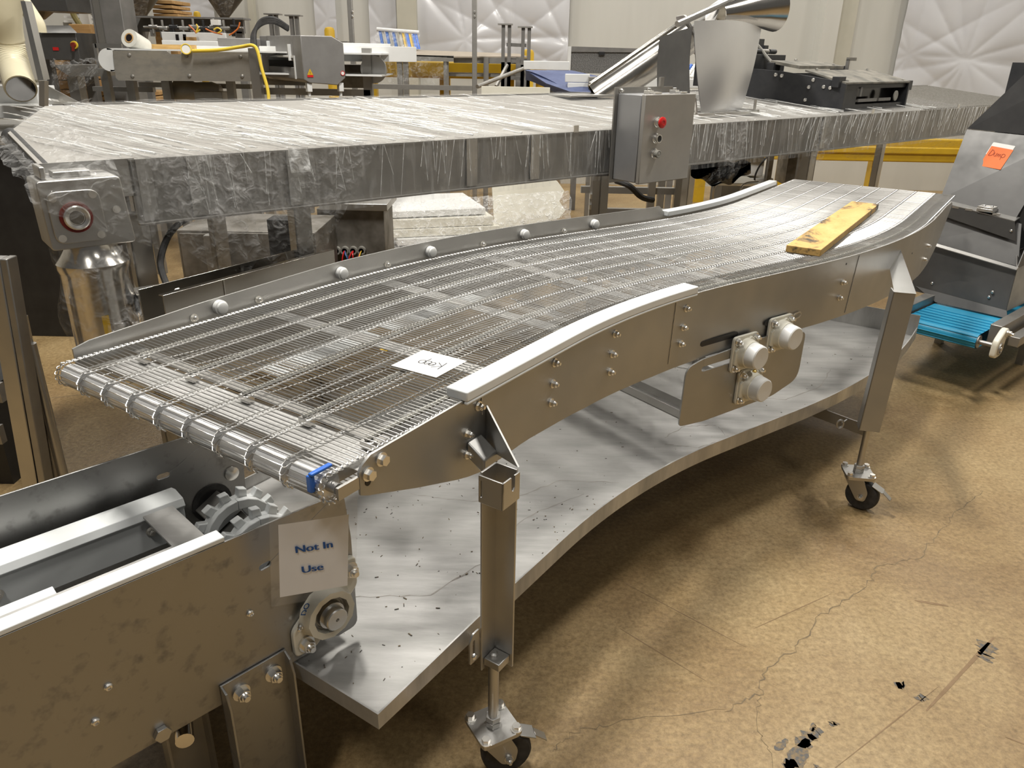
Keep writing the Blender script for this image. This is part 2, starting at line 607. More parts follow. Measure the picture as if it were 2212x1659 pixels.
def text_obj(name, body, mat, parent, origin, xdir, ydir, size, bold=0.0, sx=1.0, align='CENTER', heavy=0.0):
    """flat printed lettering as a mesh part"""
    cu = bpy.data.curves.new(name, 'FONT')
    cu.body = body
    cu.size = 1.0
    cu.offset = bold
    cu.align_x = align
    cu.align_y = 'CENTER'
    tmp = bpy.data.objects.new(name, cu)
    COL.objects.link(tmp)
    bpy.context.view_layer.update()
    dg = bpy.context.evaluated_depsgraph_get()
    me = bpy.data.meshes.new_from_object(tmp.evaluated_get(dg))
    bpy.data.objects.remove(tmp)
    x, y = Vector(xdir).normalized(), Vector(ydir).normalized()
    y = (y - x * y.dot(x)).normalized()
    off = rootloc(parent)
    o0 = Vector(origin) - off
    vs0 = [p.co.copy() for p in me.vertices]
    fs0 = [tuple(f.vertices) for f in me.polygons]
    vs, fs = [], []
    nrm = x.cross(y)
    for k, d in enumerate((-heavy, -heavy / 2, 0, heavy / 2, heavy) if heavy else (0,)):
        n0 = len(vs)
        vs += [o0 + x * ((p.x + d) * sx * size) + y * (p.y * size) + nrm * (0.00004 * k) for p in vs0]
        fs += [tuple(i + n0 for i in f) for f in fs0]
    me = bpy.data.meshes.new(name)
    me.from_pydata(vs, [], fs)
    me.materials.append(M[mat])
    o = bpy.data.objects.new(name, me)
    COL.objects.link(o)
    o.parent = parent
    return o


def at(px, py, Y):
    """the point at forward distance Y that the photograph shows at (px, py)"""
    d = RT * ((px - IMG_W / 2) / FPX) - UPV * ((py - IMG_H / 2) / FPX) + _fw
    return Vector((0, 0, CAM_Z)) + d * (Y / d.y)

# ================================================================== THE SETTING
b = MB()
b.box((0, 4.0, -0.05), (30, 26, 0.10))
floor = b.build('floor', 'floor', angle=30)
tag(floor, 'brown stained and scratched concrete floor', None, kind='structure')


def floor_strip(name, pts, w, mat, z=0.0006, jit=0.0):
    """a thin flat mark lying on the floor"""
    m = MB()
    vs, fs = [], []
    n = len(pts)
    for k, (x, y) in enumerate(pts):
        x0, y0 = pts[max(k - 1, 0)]
        x1, y1 = pts[min(k + 1, n - 1)]
        d = Vector((x1 - x0, y1 - y0, 0)).normalized()
        nn = Vector((-d.y, d.x, 0))
        ww = w * (0.5 + random.random() * jit) * (0.35 if k in (0, n - 1) else 1)
        p = Vector((x, y, z))
        vs += [p + nn * ww, p - nn * ww]
        if k:
            a = 2 * k
            fs.append((a - 2, a - 1, a + 1, a))
    m.add(vs, fs)
    return m.build(name, mat, floor)


M['crack'] = make_mat('concrete_crack', (0.15, 0.115, 0.075), (0.24, 0.175, 0.095), rough=0.9, nscale=30)
M['scuff'] = make_mat('dark_rubber_scuff', (0.11, 0.105, 0.098), (0.24, 0.17, 0.09), rough=0.8, nscale=70, contrast=(0.42, 0.6))
M['scratch'] = make_mat('brown_scratch', (0.20, 0.125, 0.06), (0.26, 0.17, 0.09), rough=0.7, nscale=20)


def wiggle(pts, amp, sub=9):
    out = []
    for (x0, y0), (x1, y1) in zip(pts, pts[1:]):
        for k in range(sub):
            t = k / sub
            out.append((x0 + (x1 - x0) * t + random.uniform(-amp, amp), y0 + (y1 - y0) * t + random.uniform(-amp, amp)))
    out.append(pts[-1])
    return out


floor_strip('crack', wiggle([(0.585, 1.545), (0.69, 1.60), (0.735, 1.69), (0.87, 1.80), (0.98, 1.93), (1.17, 2.06), (1.27, 2.19), (1.45, 2.25), (1.60, 2.42), (1.70, 2.52), (1.92, 2.71)], 0.010), 0.0016, 'crack', jit=0.9)
floor_strip('crack', wiggle([(0.585, 1.545), (0.30, 1.50), (0.17, 1.46), (0.12, 1.40)], 0.008), 0.0010, 'crack', jit=0.8)
floor_strip('crack', wiggle([(0.69, 1.60), (0.66, 1.50), (0.66, 1.42), (0.665, 1.33)], 0.008), 0.0010, 'crack', jit=0.8)
for (x, y, l, w, a) in [(0.735, 1.405, 0.125, 0.020, 52), (0.70, 1.435, 0.05, 0.010, 40), (0.80, 1.47, 0.05, 0.012, 45), (0.765, 1.36, 0.03, 0.012, 60), (0.655, 1.30, 0.10, 0.006, 40), (1.425, 1.80, 0.06, 0.026, 50), (1.10, 1.645, 0.025, 0.012, 20), (1.135, 1.60, 0.03, 0.012, 30), (0.86, 1.505, 0.02, 0.01, 30), (0.70, 1.37, 0.05, 0.016, 55), (0.765, 1.45, 0.06, 0.018, 48), (0.80, 1.49, 0.03, 0.006, 50), (1.40, 1.76, 0.03, 0.018, 55)]:
    a = math.radians(a)
    floor_strip('scuff_mark', [(x + math.cos(a) * l * t + random.uniform(-.002, .002), y + math.sin(a) * l * t + random.uniform(-.002, .002)) for t in (-.5, -.4, -.3, -.2, -.1, 0, .1, .2, .3, .4, .5)], w, 'scuff', jit=0.8)
for (x, y, l, w, a) in [(1.30, 1.70, 0.45, 0.007, 40), (1.36, 2.0, 0.10, 0.007, -15), (1.33, 1.45, 0.09, 0.004, -30), (0.52, 1.95, 0.5, 0.0018, -42), (1.0, 1.5, 0.5, 0.002, 35), (0.9, 1.95, 0.35, 0.0018, 30), (1.5, 1.42, 0.3, 0.002, 40), (1.6, 1.5, 0.25, 0.002, 42), (0.45, 1.75, 0.3, 0.0016, -44), (1.9, 2.05, 0.07, 0.01, 30), (1.95, 2.2, 0.25, 0.003, 38), (1.75, 1.9, 0.2, 0.002, 60)]:
    a = math.radians(a)
    floor_strip('scratch', [(x + math.cos(a) * l * t, y + math.sin(a) * l * t) for t in (-.5, -.25, 0, .25, .5)], w, 'scratch', jit=0.5)

# saw-cut joint and dark drain strip left of the conveyor
floor_strip('floor_joint', wiggle([(-3.2, 3.15), (-2.3, 3.42), (-1.4, 3.75), (1.0, 4.9)], 0.004), 0.004, 'crack', jit=0.3)

b = MB()
b.box((0.0, 11.1, 2.8), (22, 0.2, 5.6))
wall_back = tag(b.build('wall_back', 'wall'), 'off-white panelled back wall of the hall', None, kind='structure')
b = MB()
b.box((8.6, 5.0, 2.8), (0.2, 12, 5.6))
wall_right = tag(b.build('wall_right', 'wall'), 'off-white side wall at the right', None, kind='structure')
b = MB()
b.box((-8.6, 5.0, 2.8), (0.2, 12, 5.6))
wall_left = tag(b.build('wall_left', 'wall'), 'off-white side wall at the left', None, kind='structure')


def wall_box(name, px0, px1, Y, depth, mat, z0=0.0, z1=5.5):
    a, c = at(px0, 60, Y), at(px1, 60, Y)
    m = MB()
    m.obox((a.x, Y, z0), (c.x - a.x, 0, 0), (0, depth, 0), (0, 0, z1 - z0))
    o = m.build(name, mat)
    tag(o, name, None, kind='structure')
    return o


tag(wall_box('trim_1', 1778, 1812, 10.75, 0.25, 'wall'), 'pale wall pilaster behind the black machine', None, kind='structure')
tag(wall_box('trim_2', 1812, 1846, 10.85, 0.15, 'trim'), 'beige wall trim strip beside the pilaster', None, kind='structure')
tag(wall_box('trim_3', 858, 900, 10.75, 0.25, 'trim'), 'beige wall post behind the wooden-topped table', None, kind='structure')
tag(wall_box('trim_4', 540, 552, 10.9, 0.1, 'trim'), 'narrow grey wall joint strip at the left', None, kind='structure')

# ================================================================== CURVED WIRE BELT CONVEYOR
MP = (-0.6764, 1.357, 0.979, 0.7784, 2.8653, 0.3407, 0.4311, 3.196, 0.3371, 0.9612)


def CL(s):
    x, y, h, L0, R1, a1, L1, R2, a2, L2 = MP
    for L, k in ((L0, 0), (R1 * a1, -1 / R1), (L1, 0), (R2 * a2, 1 / R2), (L2 + 9, 0)):
        d = min(s, L) if s > 0 else s
        if k == 0:
            x += math.cos(h) * d
            y += math.sin(h) * d
        else:
            h2 = h + k * d
            x += (math.sin(h2) - math.sin(h)) / k
            y -= (math.cos(h2) - math.cos(h)) / k
            h = h2
        s -= d
        if s <= 0:
            break
    return x, y, h


def SN(s, n, z):
    x, y, h = CL(s)
    return Vector((x - math.sin(h) * n, y + math.cos(h) * n, z))


def HD(s):
    h = CL(s)[2]
    return Vector((math.cos(h), math.sin(h), 0))


def LT(s):
    h = CL(s)[2]
    return Vector((-math.sin(h), math.cos(h), 0))


def srange(a, b_, step):
    n = max(1, int(round((b_ - a) / step)))
    return [a + (b_ - a) * i / n for i in range(n + 1)]


conv = thing('curved_conveyor', SN(2.0, 0, 0), 'long S-curved stainless conveyor with open wire belt and drip pan on casters', 'conveyor')


def ruled(mb, ss, n0, n1, zb, zt):
    """solid strip that follows the curve: lateral n0..n1, zb(s)..zt(s)"""
    vs, fs = [], []
    for s in ss:
        vs += [SN(s, n0, zb(s)), SN(s, n1, zb(s)), SN(s, n1, zt(s)), SN(s, n0, zt(s))]
    m = len(ss)
    for k in range(m - 1):
        a, c = 4 * k, 4 * k + 4
        for i in range(4):
            j = (i + 1) % 4
            fs.append((a + j, a + i, c + i, c + j) if n1 > n0 else (a + i, a + j, c + j, c + i))
    fs.append((0, 1, 2, 3) if n1 > n0 else (3, 2, 1, 0))
    e = 4 * (m - 1)
    fs.append((e + 3, e + 2, e + 1, e) if n1 > n0 else (e, e + 1, e + 2, e + 3))
    return mb.add(vs, fs)


def interp(tab):
    def f(s):
        if s <= tab[0][0]:
            return tab[0][1]
        for (a, va), (c, vc) in zip(tab, tab[1:]):
            if s <= c:
                return va + (vc - va) * (s - a) / (c - a)
        return tab[-1][1]
    return f


BELT_Z, BW = 0.935, 0.427
near_top = interp([(0.070, 0.925), (0.078, 0.936), (0.10, 0.948), (0.4, 0.955), (0.8, 0.956), (1.2, 0.95), (3.4, 0.95), (3.6, 0.955), (3.80, 0.95), (3.86, 0.935)])
near_bot = interp([(0.070, 0.880), (0.085, 0.872), (0.10, 0.867), (0.22, 0.823), (0.365, 0.775), (0.42, 0.764), (0.50, 0.762), (0.60, 0.765), (0.9, 0.745), (1.3, 0.73), (3.15, 0.715), (3.35, 0.725), (3.52, 0.76), (3.66, 0.815), (3.78, 0.88), (3.86, 0.925)])
b = MB()
ruled(b, [0.070, 0.078, 0.09] + srange(0.10, 3.86, 0.04), -0.452, -0.447, near_bot, near_top)
near_plate = b.build('side_plate', 'plate', conv)
far_top = interp([(0.06, 0.952), (0.075, 0.960), (0.4, 0.978), (0.9, 0.99), (2.38, 0.99), (2.44, 0.944), (3.9, 0.944)])
b = MB()
ruled(b, srange(0.06, 3.9, 0.04), 0.452, 0.457, lambda s: 0.735 if s > 0.4 else 0.88 - 0.145 * (s - 0.06) / 0.34, far_top)
far_plate = b.build('side_plate', 'plate', conv)

# weld seams on the near plate
for s0, s1, z0, z1 in ((1.405, 1.397, 0.945, 0.75), (2.424, 2.403, 0.945, 0.73), (0.425, 0.43, 0.952, 0.90)):
    b = MB()
    b.tube([SN(s0 + (s1 - s0) * t + random.uniform(-.0012, .0012), -0.453, z0 + (z1 - z0) * t) for t in [i / 24 for i in range(25)]], 0.0016, 5)
    b.build('weld_seam', 'steel', near_plate)

# white guide strips
b = MB()
ruled(b, srange(0.365, 1.515, 0.04), -0.462, -0.408, lambda s: 0.953, lambda s: 0.975)
ruled(b, srange(0.365, 1.515, 0.04), -0.462, -0.4525, lambda s: 0.945, lambda s: 0.953)
b.build('guide_strip', 'uhmw', conv, bevel=0.003)
b = MB()
ruled(b, srange(2.42, 3.8, 0.04), 0.428, 0.472, lambda s: 0.9445, lambda s: 0.968)
b.build('guide_strip', 'uhmw', conv, bevel=0.003)

# guide buttons and screws on the far plate
for s in (0.455, 0.884, 1.223, 1.616, 1.96):
    b = MB()
    b.lathe(SN(s, 0.4518, 0.955), -LT(s), [(0, 0.020), (0.014, 0.020), (0.016, 0.017), (0.021, 0.016), (0.023, 0.013)], 18)
    b.build('guide_button', 'white', conv)
for s in (0.376, 0.584, 1.055, 1.44, 1.80):
    inst(ME_NUT, 'bolt', far_plate, SN(s, 0.4518, 0.945), -LT(s))

# bolts on the near plate
for s, z in ((0.124, 0.929), (0.415, 0.925), (0.377, 0.876), (0.377, 0.828), (0.718, 0.925), (0.714, 0.872), (0.709, 0.824), (1.052, 0.918), (1.045, 0.862), (1.039, 0.812), (1.470, 0.912), (1.464, 0.854), (1.459, 0.803), (2.348, 0.858), (2.344, 0.801), (2.770, 0.851), (3.191, 0.840), (3.176, 0.782)):
    inst(ME_NUT if s > 0.2 else ME_HEX, 'bolt', near_plate, SN(s, -0.4522, z), -LT(s))
inst(ME_HEX, 'bolt', near_plate, SN(0.089, -0.4522, 0.915), -LT(0.08))
b = MB()
b.lathe(SN(0.089, -0.4505, 0.898), -LT(0.08), [(0, 0.007), (0.0026, 0.007)], 12)
b.build('bolt_hole', 'black', near_plate)
for s, z in ((2.35, 0.925), (2.93, 0.86)):
    b = MB()
    b.lathe(SN(s, -0.4505, z), -LT(s), [(0, 0.004), (0.0022, 0.004)], 10)
    b.build('bolt_hole', 'black', near_plate)

# ---- the wire belt: strands laid side by side, hooked into one another at nine rows
PITCH = 0.0127
ROWS = [-BW + 2 * BW * j / 9 for j in range(10)]


def strand_mesh():
    pts = []
    e = BW
    loop = [(-0.007 + 0.007 * math.cos(t), -e - 0.006 + 0.006 * math.sin(t) + 0.006, 0.0012 * math.sin(2 * t)) for t in [PI * 2 * i / 8 for i in range(8)]]
    pts += loop
    pts.append((0, -e + 0.010, 0))
    for y in ROWS[1:-1]:
        pts += [(0, y - 0.008, 0), (-0.0135, y - 0.0055, 0.0014), (-0.0155, y, 0.0016), (-0.0135, y + 0.0055, 0.0014), (0, y + 0.008, 0)]
    pts.append((0, e - 0.010, 0))
    loop2 = [(-0.007 + 0.007 * math.cos(t), e + 0.006 - 0.006 * math.sin(t) - 0.006, 0.0012 * math.sin(2 * t)) for t in [-PI * 2 * i / 8 for i in range(8)]]
    pts += loop2
    m = MB()
    m.tube(pts, 0.00128, 4)
    return m


SM = strand_mesh()
ME_STRAND = shared(SM, 'belt_strand', 'wire', 60)
NOSE_R = 0.027
b = MB()
# slim drive chain along both edges joins the strands: the belt's own edge wire
for n in (-BW - 0.001, BW + 0.001):
    b.tube([SN(s, n, BELT_Z - 0.001) for s in srange(0.03, 4.18, 0.05)], 0.0009, 4)
belt = b.build('wire_belt', 'wire', conv)
strand_pos = []
# around the nose
NC = 0.03
for k in range(1, 8):
    t = PI * k / 7.0
    strand_pos.append((SN(NC - math.sin(t) * NOSE_R, 0, BELT_Z - NOSE_R + math.cos(t) * NOSE_R), NC, t))
s = NC
top = []
while s < 4.17:
    top.append(s)
    s += PITCH
for s in top:
    strand_pos.append((SN(s, 0, BELT_Z + random.uniform(-.0004, .0004)), s, 0.0))
rest = MB()
for k, (p, s, t) in enumerate(strand_pos):
    x0, y0 = HD(s), LT(s)
    if t:
        x = x0 * math.cos(t) + Vector((0, 0, 1)) * math.sin(t)
        z = -x0 * math.sin(t) + Vector((0, 0, 1)) * math.cos(t)
    else:
        x, z = x0, Vector((0, 0, 1))
    if k < 300:
        inst(ME_STRAND, 'belt_strand', belt, p, z, x)
    else:
        rest.add([p + x * q.x + y0 * q.y + z * q.z for q in SM.v], SM.f)
rest.build('belt_strands_far_end', 'wire', belt, angle=60, kind='stuff')
ret = MB()
rz = interp([(0.03, 0.881), (0.22, 0.874), (0.4, 0.862), (0.6, 0.856), (1.5, 0.85), (1.65, 0.80), (2.2, 0.80), (2.4, 0.85), (4.1, 0.88)])
s = NC
while s < 4.15:
    h = HD(s) * 0.0009
    ret.tube([SN(s, -BW, rz(s)), SN(s, BW, rz(s))], 0.0014, 3)
    s += PITCH
for n in ROWS:
    ret.tube([SN(s, n, rz(s)) for s in srange(NC, 4.1, 0.08)], 0.0011, 3)
ret.build('return_strands', 'wire', belt, angle=60, kind='stuff')

# coil-covered support rails under the belt
for n in (0.358, 0.171, -0.018, -0.205, -0.375):
    b = MB()
    ss = srange(0.165, 4.1, 0.0045)
    b.tube([SN(s, n, 0.9265) for s in ss], 0.0055, 6, rfun=lambda k: 0.0060 if k % 2 else 0.0044)
    b.build('support_rail', 'ivory', conv)
    b = MB()
    b.box(SN(0.172, n, 0.915), (0.02, 0.03, 0.016), CL(0.172)[2])
    b.build('rail_clamp', 'bright', conv, bevel=0.002)

# cross bars and slide plates below the belt
for s, w, z, mat in ((0.215, 0.030, 0.906, 'dull'), (0.62, 0.05, 0.900, 'steel'), (1.02, 0.05, 0.900, 'steel'), (1.45, 0.05, 0.900, 'steel'), (1.88, 0.05, 0.900, 'steel'), (2.34, 0.05, 0.900, 'steel'), (2.8, 0.05, 0.900, 'steel'), (3.2, 0.05, 0.900, 'steel'), (3.6, 0.05, 0.900, 'steel')):
    b = MB()
    ruled(b, [s - w / 2, s + w / 2], -0.4465, 0.4515, lambda q: z - 0.004, lambda q: z)
    b.build('cross_bar', mat, conv)
b = MB()
ruled(b, srange(0.100, 0.185, 0.03), -0.43, 0.43, lambda s: 0.9005, lambda s: 0.904)
b.build('slide_plate', 'pan', conv)
for s0, s1, n0, n1 in ((0.42, 0.80, 0.19, 0.27), (0.86, 1.26, 0.20, 0.28)):
    b = MB()
    ruled(b, srange(s0, s1, 0.05), n0, n1, lambda s: 0.822, lambda s: 0.83)
    b.build('return_guide', 'uhmw', conv, bevel=0.002)
b = MB()
b.box(SN(0.60, -0.02, 0.896), (0.03, 0.022, 0.002), 1.0)
b.build('sticker', 'yellow', conv)

# nose roller in nine pieces
for j in range(9):
    y0, y1 = ROWS[j] + 0.0085, ROWS[j + 1] - 0.0085
    b = MB()
    b.lathe(SN(NC, y0, BELT_Z - NOSE_R), LT(NC), [(0, 0.020), (0.001, NOSE_R - 0.0022), (y1 - y0 - 0.001, NOSE_R - 0.0022), (y1 - y0, 0.020)], 24)
    b.build('roller_segment', 'alu', conv)
b = MB()
b.cyl(SN(NC, -0.44, BELT_Z - NOSE_R), SN(NC, 0.44, BELT_Z - NOSE_R), 0.010, seg=14)
b.build('nose_shaft', 'steel', conv)
for n in (-0.402, -0.448, 0.402):
    b = MB()
    ruled(b, [0.02, 0.075, 0.13], n - 0.003, n + 0.003, lambda s: 0.893, lambda s: 0.917)
    b.build('nose_bracket', 'steel', conv)
# blue clip hooked over the belt edge
b = MB()
b.obox(SN(-0.004, -0.412, 0.905), HD(0) * 0.010, LT(0) * 0.012, (0, 0, 0.032))
b.obox(SN(-0.004, -0.416, 0.938), HD(0) * 0.048, LT(0) * 0.010, (0, 0, 0.006))
b.build('blue_clip', 'blue', conv, bevel=0.002)

# ---- drip pan
PN = 0.470
b = MB()
ps = srange(0.058, 3.36, 0.04)
ruled(b, ps, -PN, PN, lambda s: 0.362, lambda s: 0.366)
pan_z = interp([(0.058, 0.392), (0.4, 0.404), (3.0, 0.404), (3.36, 0.41)])
ruled(b, ps, -PN - 0.004, -PN, lambda s: 0.352, pan_z)
ruled(b, ps, PN, PN + 0.004, lambda s: 0.352, pan_z)
ruled(b, [0.054, 0.058], -PN - 0.004, PN + 0.004, lambda s: 0.352, lambda s: 0.392)
ruled(b, [3.36, 3.364], -PN - 0.004, PN + 0.004, lambda s: 0.352, lambda s: 0.47)
pan = b.build('drip_pan', 'pan', conv)

# ---- legs, levelling rods and casters
b = MB()
b.lathe((0, 0, 0), (1, 0, 0), [(-0.018, 0.030), (-0.020, 0.045), (-0.019, 0.055), (-0.012, 0.0605), (0, 0.062), (0.012, 0.0605), (0.019, 0.055), (0.020, 0.045), (0.018, 0.030)], 28)
ME_TYRE = shared(b, 'wheel', 'rubber', 30)


def caster(pos, ztop, rot_plate, wheel_dir, size=0.105):
    """pos: plate centre on the floor plan; ztop: plate height; wheel_dir: direction the wheel trails"""
    p = Vector((pos[0], pos[1], 0))
    a = math.radians(rot_plate)
    ex, ey = Vector((math.cos(a), math.sin(a), 0)), Vector((-math.sin(a), math.cos(a), 0))
    h = size / 2
    poly = rounded([(-h, -h), (h, -h), (h, h), (-h, h)], 0.012)
    b = MB()
    b.prism([p + ex * x + ey * y + V(0, 0, ztop - 0.006) for x, y in poly], (0, 0, 0.006))
    b.prism([p + ex * x * .96 + ey * y * .96 + V(0, 0, ztop - 0.013) for x, y in poly], (0, 0, 0.006))
    plate = b.build('caster', 'steel', conv)
    for sx in (-1, 1):
        for sy in (-1, 1):
            inst(ME_HEX, 'bolt', plate, p + ex * sx * h * .76 + ey * sy * h * .76 + V(0, 0, ztop), (0, 0, 1))
    b = MB()
    b.cyl(p + V(0, 0, ztop), p + V(0, 0, ztop + 0.014), 0.019, seg=6)
    b.cyl(p + V(0, 0, ztop + 0.016), p + V(0, 0, ztop + 0.030), 0.019, seg=6)
    b.build('lock_nut', 'steel', plate, bevel=0.001)
    t = Vector((wheel_dir[0], wheel_dir[1], 0)).normalized()
    ax = Vector((-t.y, t.x, 0))
    c = p + t * 0.032 + V(0, 0, 0.062)
    inst(ME_TYRE, 'wheel', plate, c, (0, 0, 1), ax)
    for sgn in (-1, 1):
        b = MB()
        pts = rounded([(-0.045, ztop - 0.013), (0.030, ztop - 0.013), (0.055, 0.085), (0.048, 0.046), (0.018, 0.044)], 0.012)
        o = ax * (0.026 * sgn)
        b.prism([p + o + t * x + V(0, 0, z) for x, z in pts], ax * 0.003 * sgn)
        b.build('fork_arm', 'steel', plate)
    b = MB()
    b.cyl(p + V(0, 0, ztop - 0.024), p + V(0, 0, ztop - 0.013), 0.030, seg=20)
    b.cyl(c - ax * 0.032, c + ax * 0.032, 0.009, seg=12)
    b.build('swivel_and_axle', 'steel', plate)
    inst(ME_NUT, 'bolt', plate, c - ax * 0.029, -ax)
    inst(ME_NUT, 'bolt', plate, c + ax * 0.029, ax)
    b = MB()
    q = c + t * 0.030 + V(0, 0, 0.052)
    b.obox(q - ax * 0.020, ax * 0.040, t * 0.040 + V(0, 0, -0.018), (0, 0, 0.004))
    b.obox(q - ax * 0.012 + t * 0.040 + V(0, 0, -0.018), ax * 0.024, t * 0.030 + V(0, 0, -0.024), (0, 0, 0.005))
    b.build('brake_lever', 'steel', plate, bevel=0.001)
    return plate


def rod(pos, z0, z1, top=None):
    b = MB()
    q = Vector((pos[0], pos[1], z1)) if top is None else Vector(top)
    b.cyl((pos[0], pos[1], z0), q, 0.0125, seg=14)
    return b.build('levelling_rod', 'steel', conv)


# near front leg: angle iron open towards the viewer
FP = Vector((-0.029, 1.344, 0))
caster((FP.x, FP.y), 0.150, 30, (0.92, 0.25))
rod((FP.x, FP.y), 0.15, 0.345)
e1, e2 = -HD(0.3), -LT(0.3)
corner = FP - (e1 + e2) * 0.024 + V(0.006, 0, 0)
b = MB()
for ea, eb in ((e1, e2), (e2, e1)):
    b.obox(corner + V(0, 0, 0.325), ea * 0.054, eb * 0.005, (0, 0, 0.835 - 0.325))
leg1 = b.build('leg', 'steel', conv, bevel=0.001)
b = MB()
b.obox(corner + (e1 + e2) * 0.0055 + V(0, 0, 0.338), e1 * 0.042, e2 * 0.042, (0, 0, 0.020))
b.build('rod_block', 'steel', leg1, bevel=0.002)
b = MB()
b.lathe(FP + V(0, 0, 0.358), (0, 0, 1), [(0, 0.010), (0.006, 0.010), (0.010, 0.006)], 14)
b.build('rod_end', 'steel', leg1)
# gusset and sleeve at the head of the leg
g = MB()
pA, pB, pC = SN(0.443, -0.4525, 0.915), corner + e2 * 0.054 + V(0, 0, 0.838), SN(0.443, -0.4525, 0.815)
g.prism([pA, pB, pC], HD(0.44) * 0.005)
g.build('gusset', 'plate', leg1)
g = MB()
g.obox(SN(0.375, -0.4525, 0.822), HD(0.4) * 0.050, -LT(0.4) * 0.046 + V(0, 0, -0.030), (0, 0, 0.036))
g.build('strut', 'plate', leg1, bevel=0.004)
sl = corner + (e1 + e2) * 0.0585 + V(0, 0, 0.052)
g = MB()
out = [(0, 0), (0.066, 0), (0.066, 0.062), (0, 0.062)]
g.prism([sl + V(0, 0, 0.715) - e1 * x + V(0, 0, z) for x, z in [(0, 0), (0.060, 0), (0.060, 0.062), (0.042, 0.062), (0.042, 0.034), (0.036, 0.028), (0.030, 0.034), (0.030, 0.062), (0, 0.062)]], e2 * -0.004)
g.prism([sl + V(0, 0, 0.715) - e2 * x + V(0, 0, z) for x, z in keyhole([(0, 0), (0.060, 0), (0.060, 0.062), (0, 0.062)], slot2d(0.053, 0.032, 0.040, 0.006, PI / 2))], e1 * -0.004)
g.build('sleeve_bracket', 'steel', leg1, bevel=0.0008)
# tab that ties the pan to the leg
g = MB()
o = corner + e1 * 0.054 + V(0, 0, 0.365)
g.prism([o + e1 * x + V(0, 0, z) for x, z in keyhole(rounded([(0, 0), (0.036, 0), (0.036, 0.062), (0.024, 0.078), (0, 0.078)], 0.005), slot2d(0.022, 0.038, 0.045, 0.008, PI / 2))], -e2 * 0.004)
g.build('pan_tab', 'steel', leg1)
inst(ME_BUTTON, 'bolt', leg1, o + e1 * 0.022 + V(0, 0, 0.016), e2)
g = MB()
g.obox(corner + V(0, 0, 0.325), LT(0.3) * 0.9, HD(0.3) * 0.005, (0, 0, 0.026))
g.build('cross_brace', 'steel', conv)

# near rear leg: flat face towards the viewer, leaning slightly
RP = Vector((1.333, 2.584, 0))
caster((RP.x, RP.y), 0.150, -8, (0.72, -0.55), 0.105)
rod((RP.x, RP.y), 0.15, 0.37)
top = SN(2.66, -0.535, 0)
lean = Vector((top.x - RP.x, top.y - RP.y, 0))
vd = Vector((RP.x, RP.y, 0)).normalized()
lean = (lean - vd * lean.dot(vd)) * 0.8 + V(0, 0, 0.865 - 0.335) + vd * 0.02
fx = Vector((0.96, -0.24, 0)).normalized()
fy = Vector((-fx.y, fx.x, 0))
b = MB()
base = RP - fx * 0.036 - fy * 0.028 + V(0, 0, 0.335)
b.obox(base, fx * 0.072, fy * 0.005, lean)
b.obox(base, fx * 0.005, fy * 0.055, lean)
leg2 = b.build('leg', 'plate', conv, bevel=0.001)
b = MB()
hd_ = base + lean
b.prism([hd_ + fx * 0.002, hd_ + fx * 0.072, SN(2.77, -0.4525, 0.905), SN(2.70, -0.4525, 0.84)], -fy * 0.004)
b.build('gusset', 'plate', leg2)
b = MB()
b.obox(RP - fx * 0.025 - fy * 0.02 + V(0, 0, 0.345), fx * 0.05, fy * 0.042, (0, 0, 0.018))
b.build('rod_block', 'steel', leg2)
b = MB()
b.obox(RP + V(0, 0, 0.30), LT(2.35) * 0.98, HD(2.35) * 0.005, (0, 0, 0.045))
b.build('cross_brace', 'steel', conv)
for s, n, z in ((2.33, -0.56, 0.335), (2.43, -0.585, 0.325)):
    b = MB()
    c = SN(s, n, z)
    b.tube([c + (HD(s) * math.cos(t) * 0.6 + V(0, 0, 1) * math.sin(t) - LT(s) * math.cos(t) * .5) * 0.016 for t in [2 * PI * i / 16 for i in range(16)]], 0.0036, 6, closed=True)
    b.cyl(c + HD(s) * 0.012, c + HD(s) * 0.045 + V(0, 0, .004), 0.0035, seg=8)
    b.build('eye_bolt', 'steel', conv)
# legs on the far side
for s in (0.37, 2.40):
    q = SN(s, 0.535, 0)
    caster((q.x, q.y), 0.150, 20, (0.6, -0.8))
    rod((q.x, q.y), 0.15, 0.33)
    b = MB()
    b.obox(q - HD(s) * 0.03 + LT(s) * 0.02 + V(0, 0, 0.31), HD(s) * 0.06, -LT(s) * 0.005, (0, 0, 0.45))
    b.obox(q - HD(s) * 0.03 + LT(s) * 0.02 + V(0, 0, 0.31), HD(s) * 0.005, -LT(s) * 0.06, (0, 0, 0.45))
    b.obox(q - HD(s) * 0.025 - LT(s) * 0.03 + V(0, 0, 0.32), HD(s) * 0.05, LT(s) * 0.045, (0, 0, 0.02))
    b.obox(q - HD(s) * 0.02 - LT(s) * 0.078 + V(0, 0, 0.74), HD(s) * 0.04, LT(s) * 0.10, (0, 0, 0.02))
    b.build('leg', 'plate', conv)

# ---- drive station: hanging plate, shafts and white bearing housings
DN = -0.4535


def DP(s, z, n=DN):
    return SN(s, n, z)


# straight local frame for the drive plate
dS = 1.84
dO, dU, dV = SN(dS, DN, 0), HD(dS), -LT(dS)


def DF(a, z, off=0.0):
    return dO + dU * (a - dS) + dV * off + V(0, 0, z)


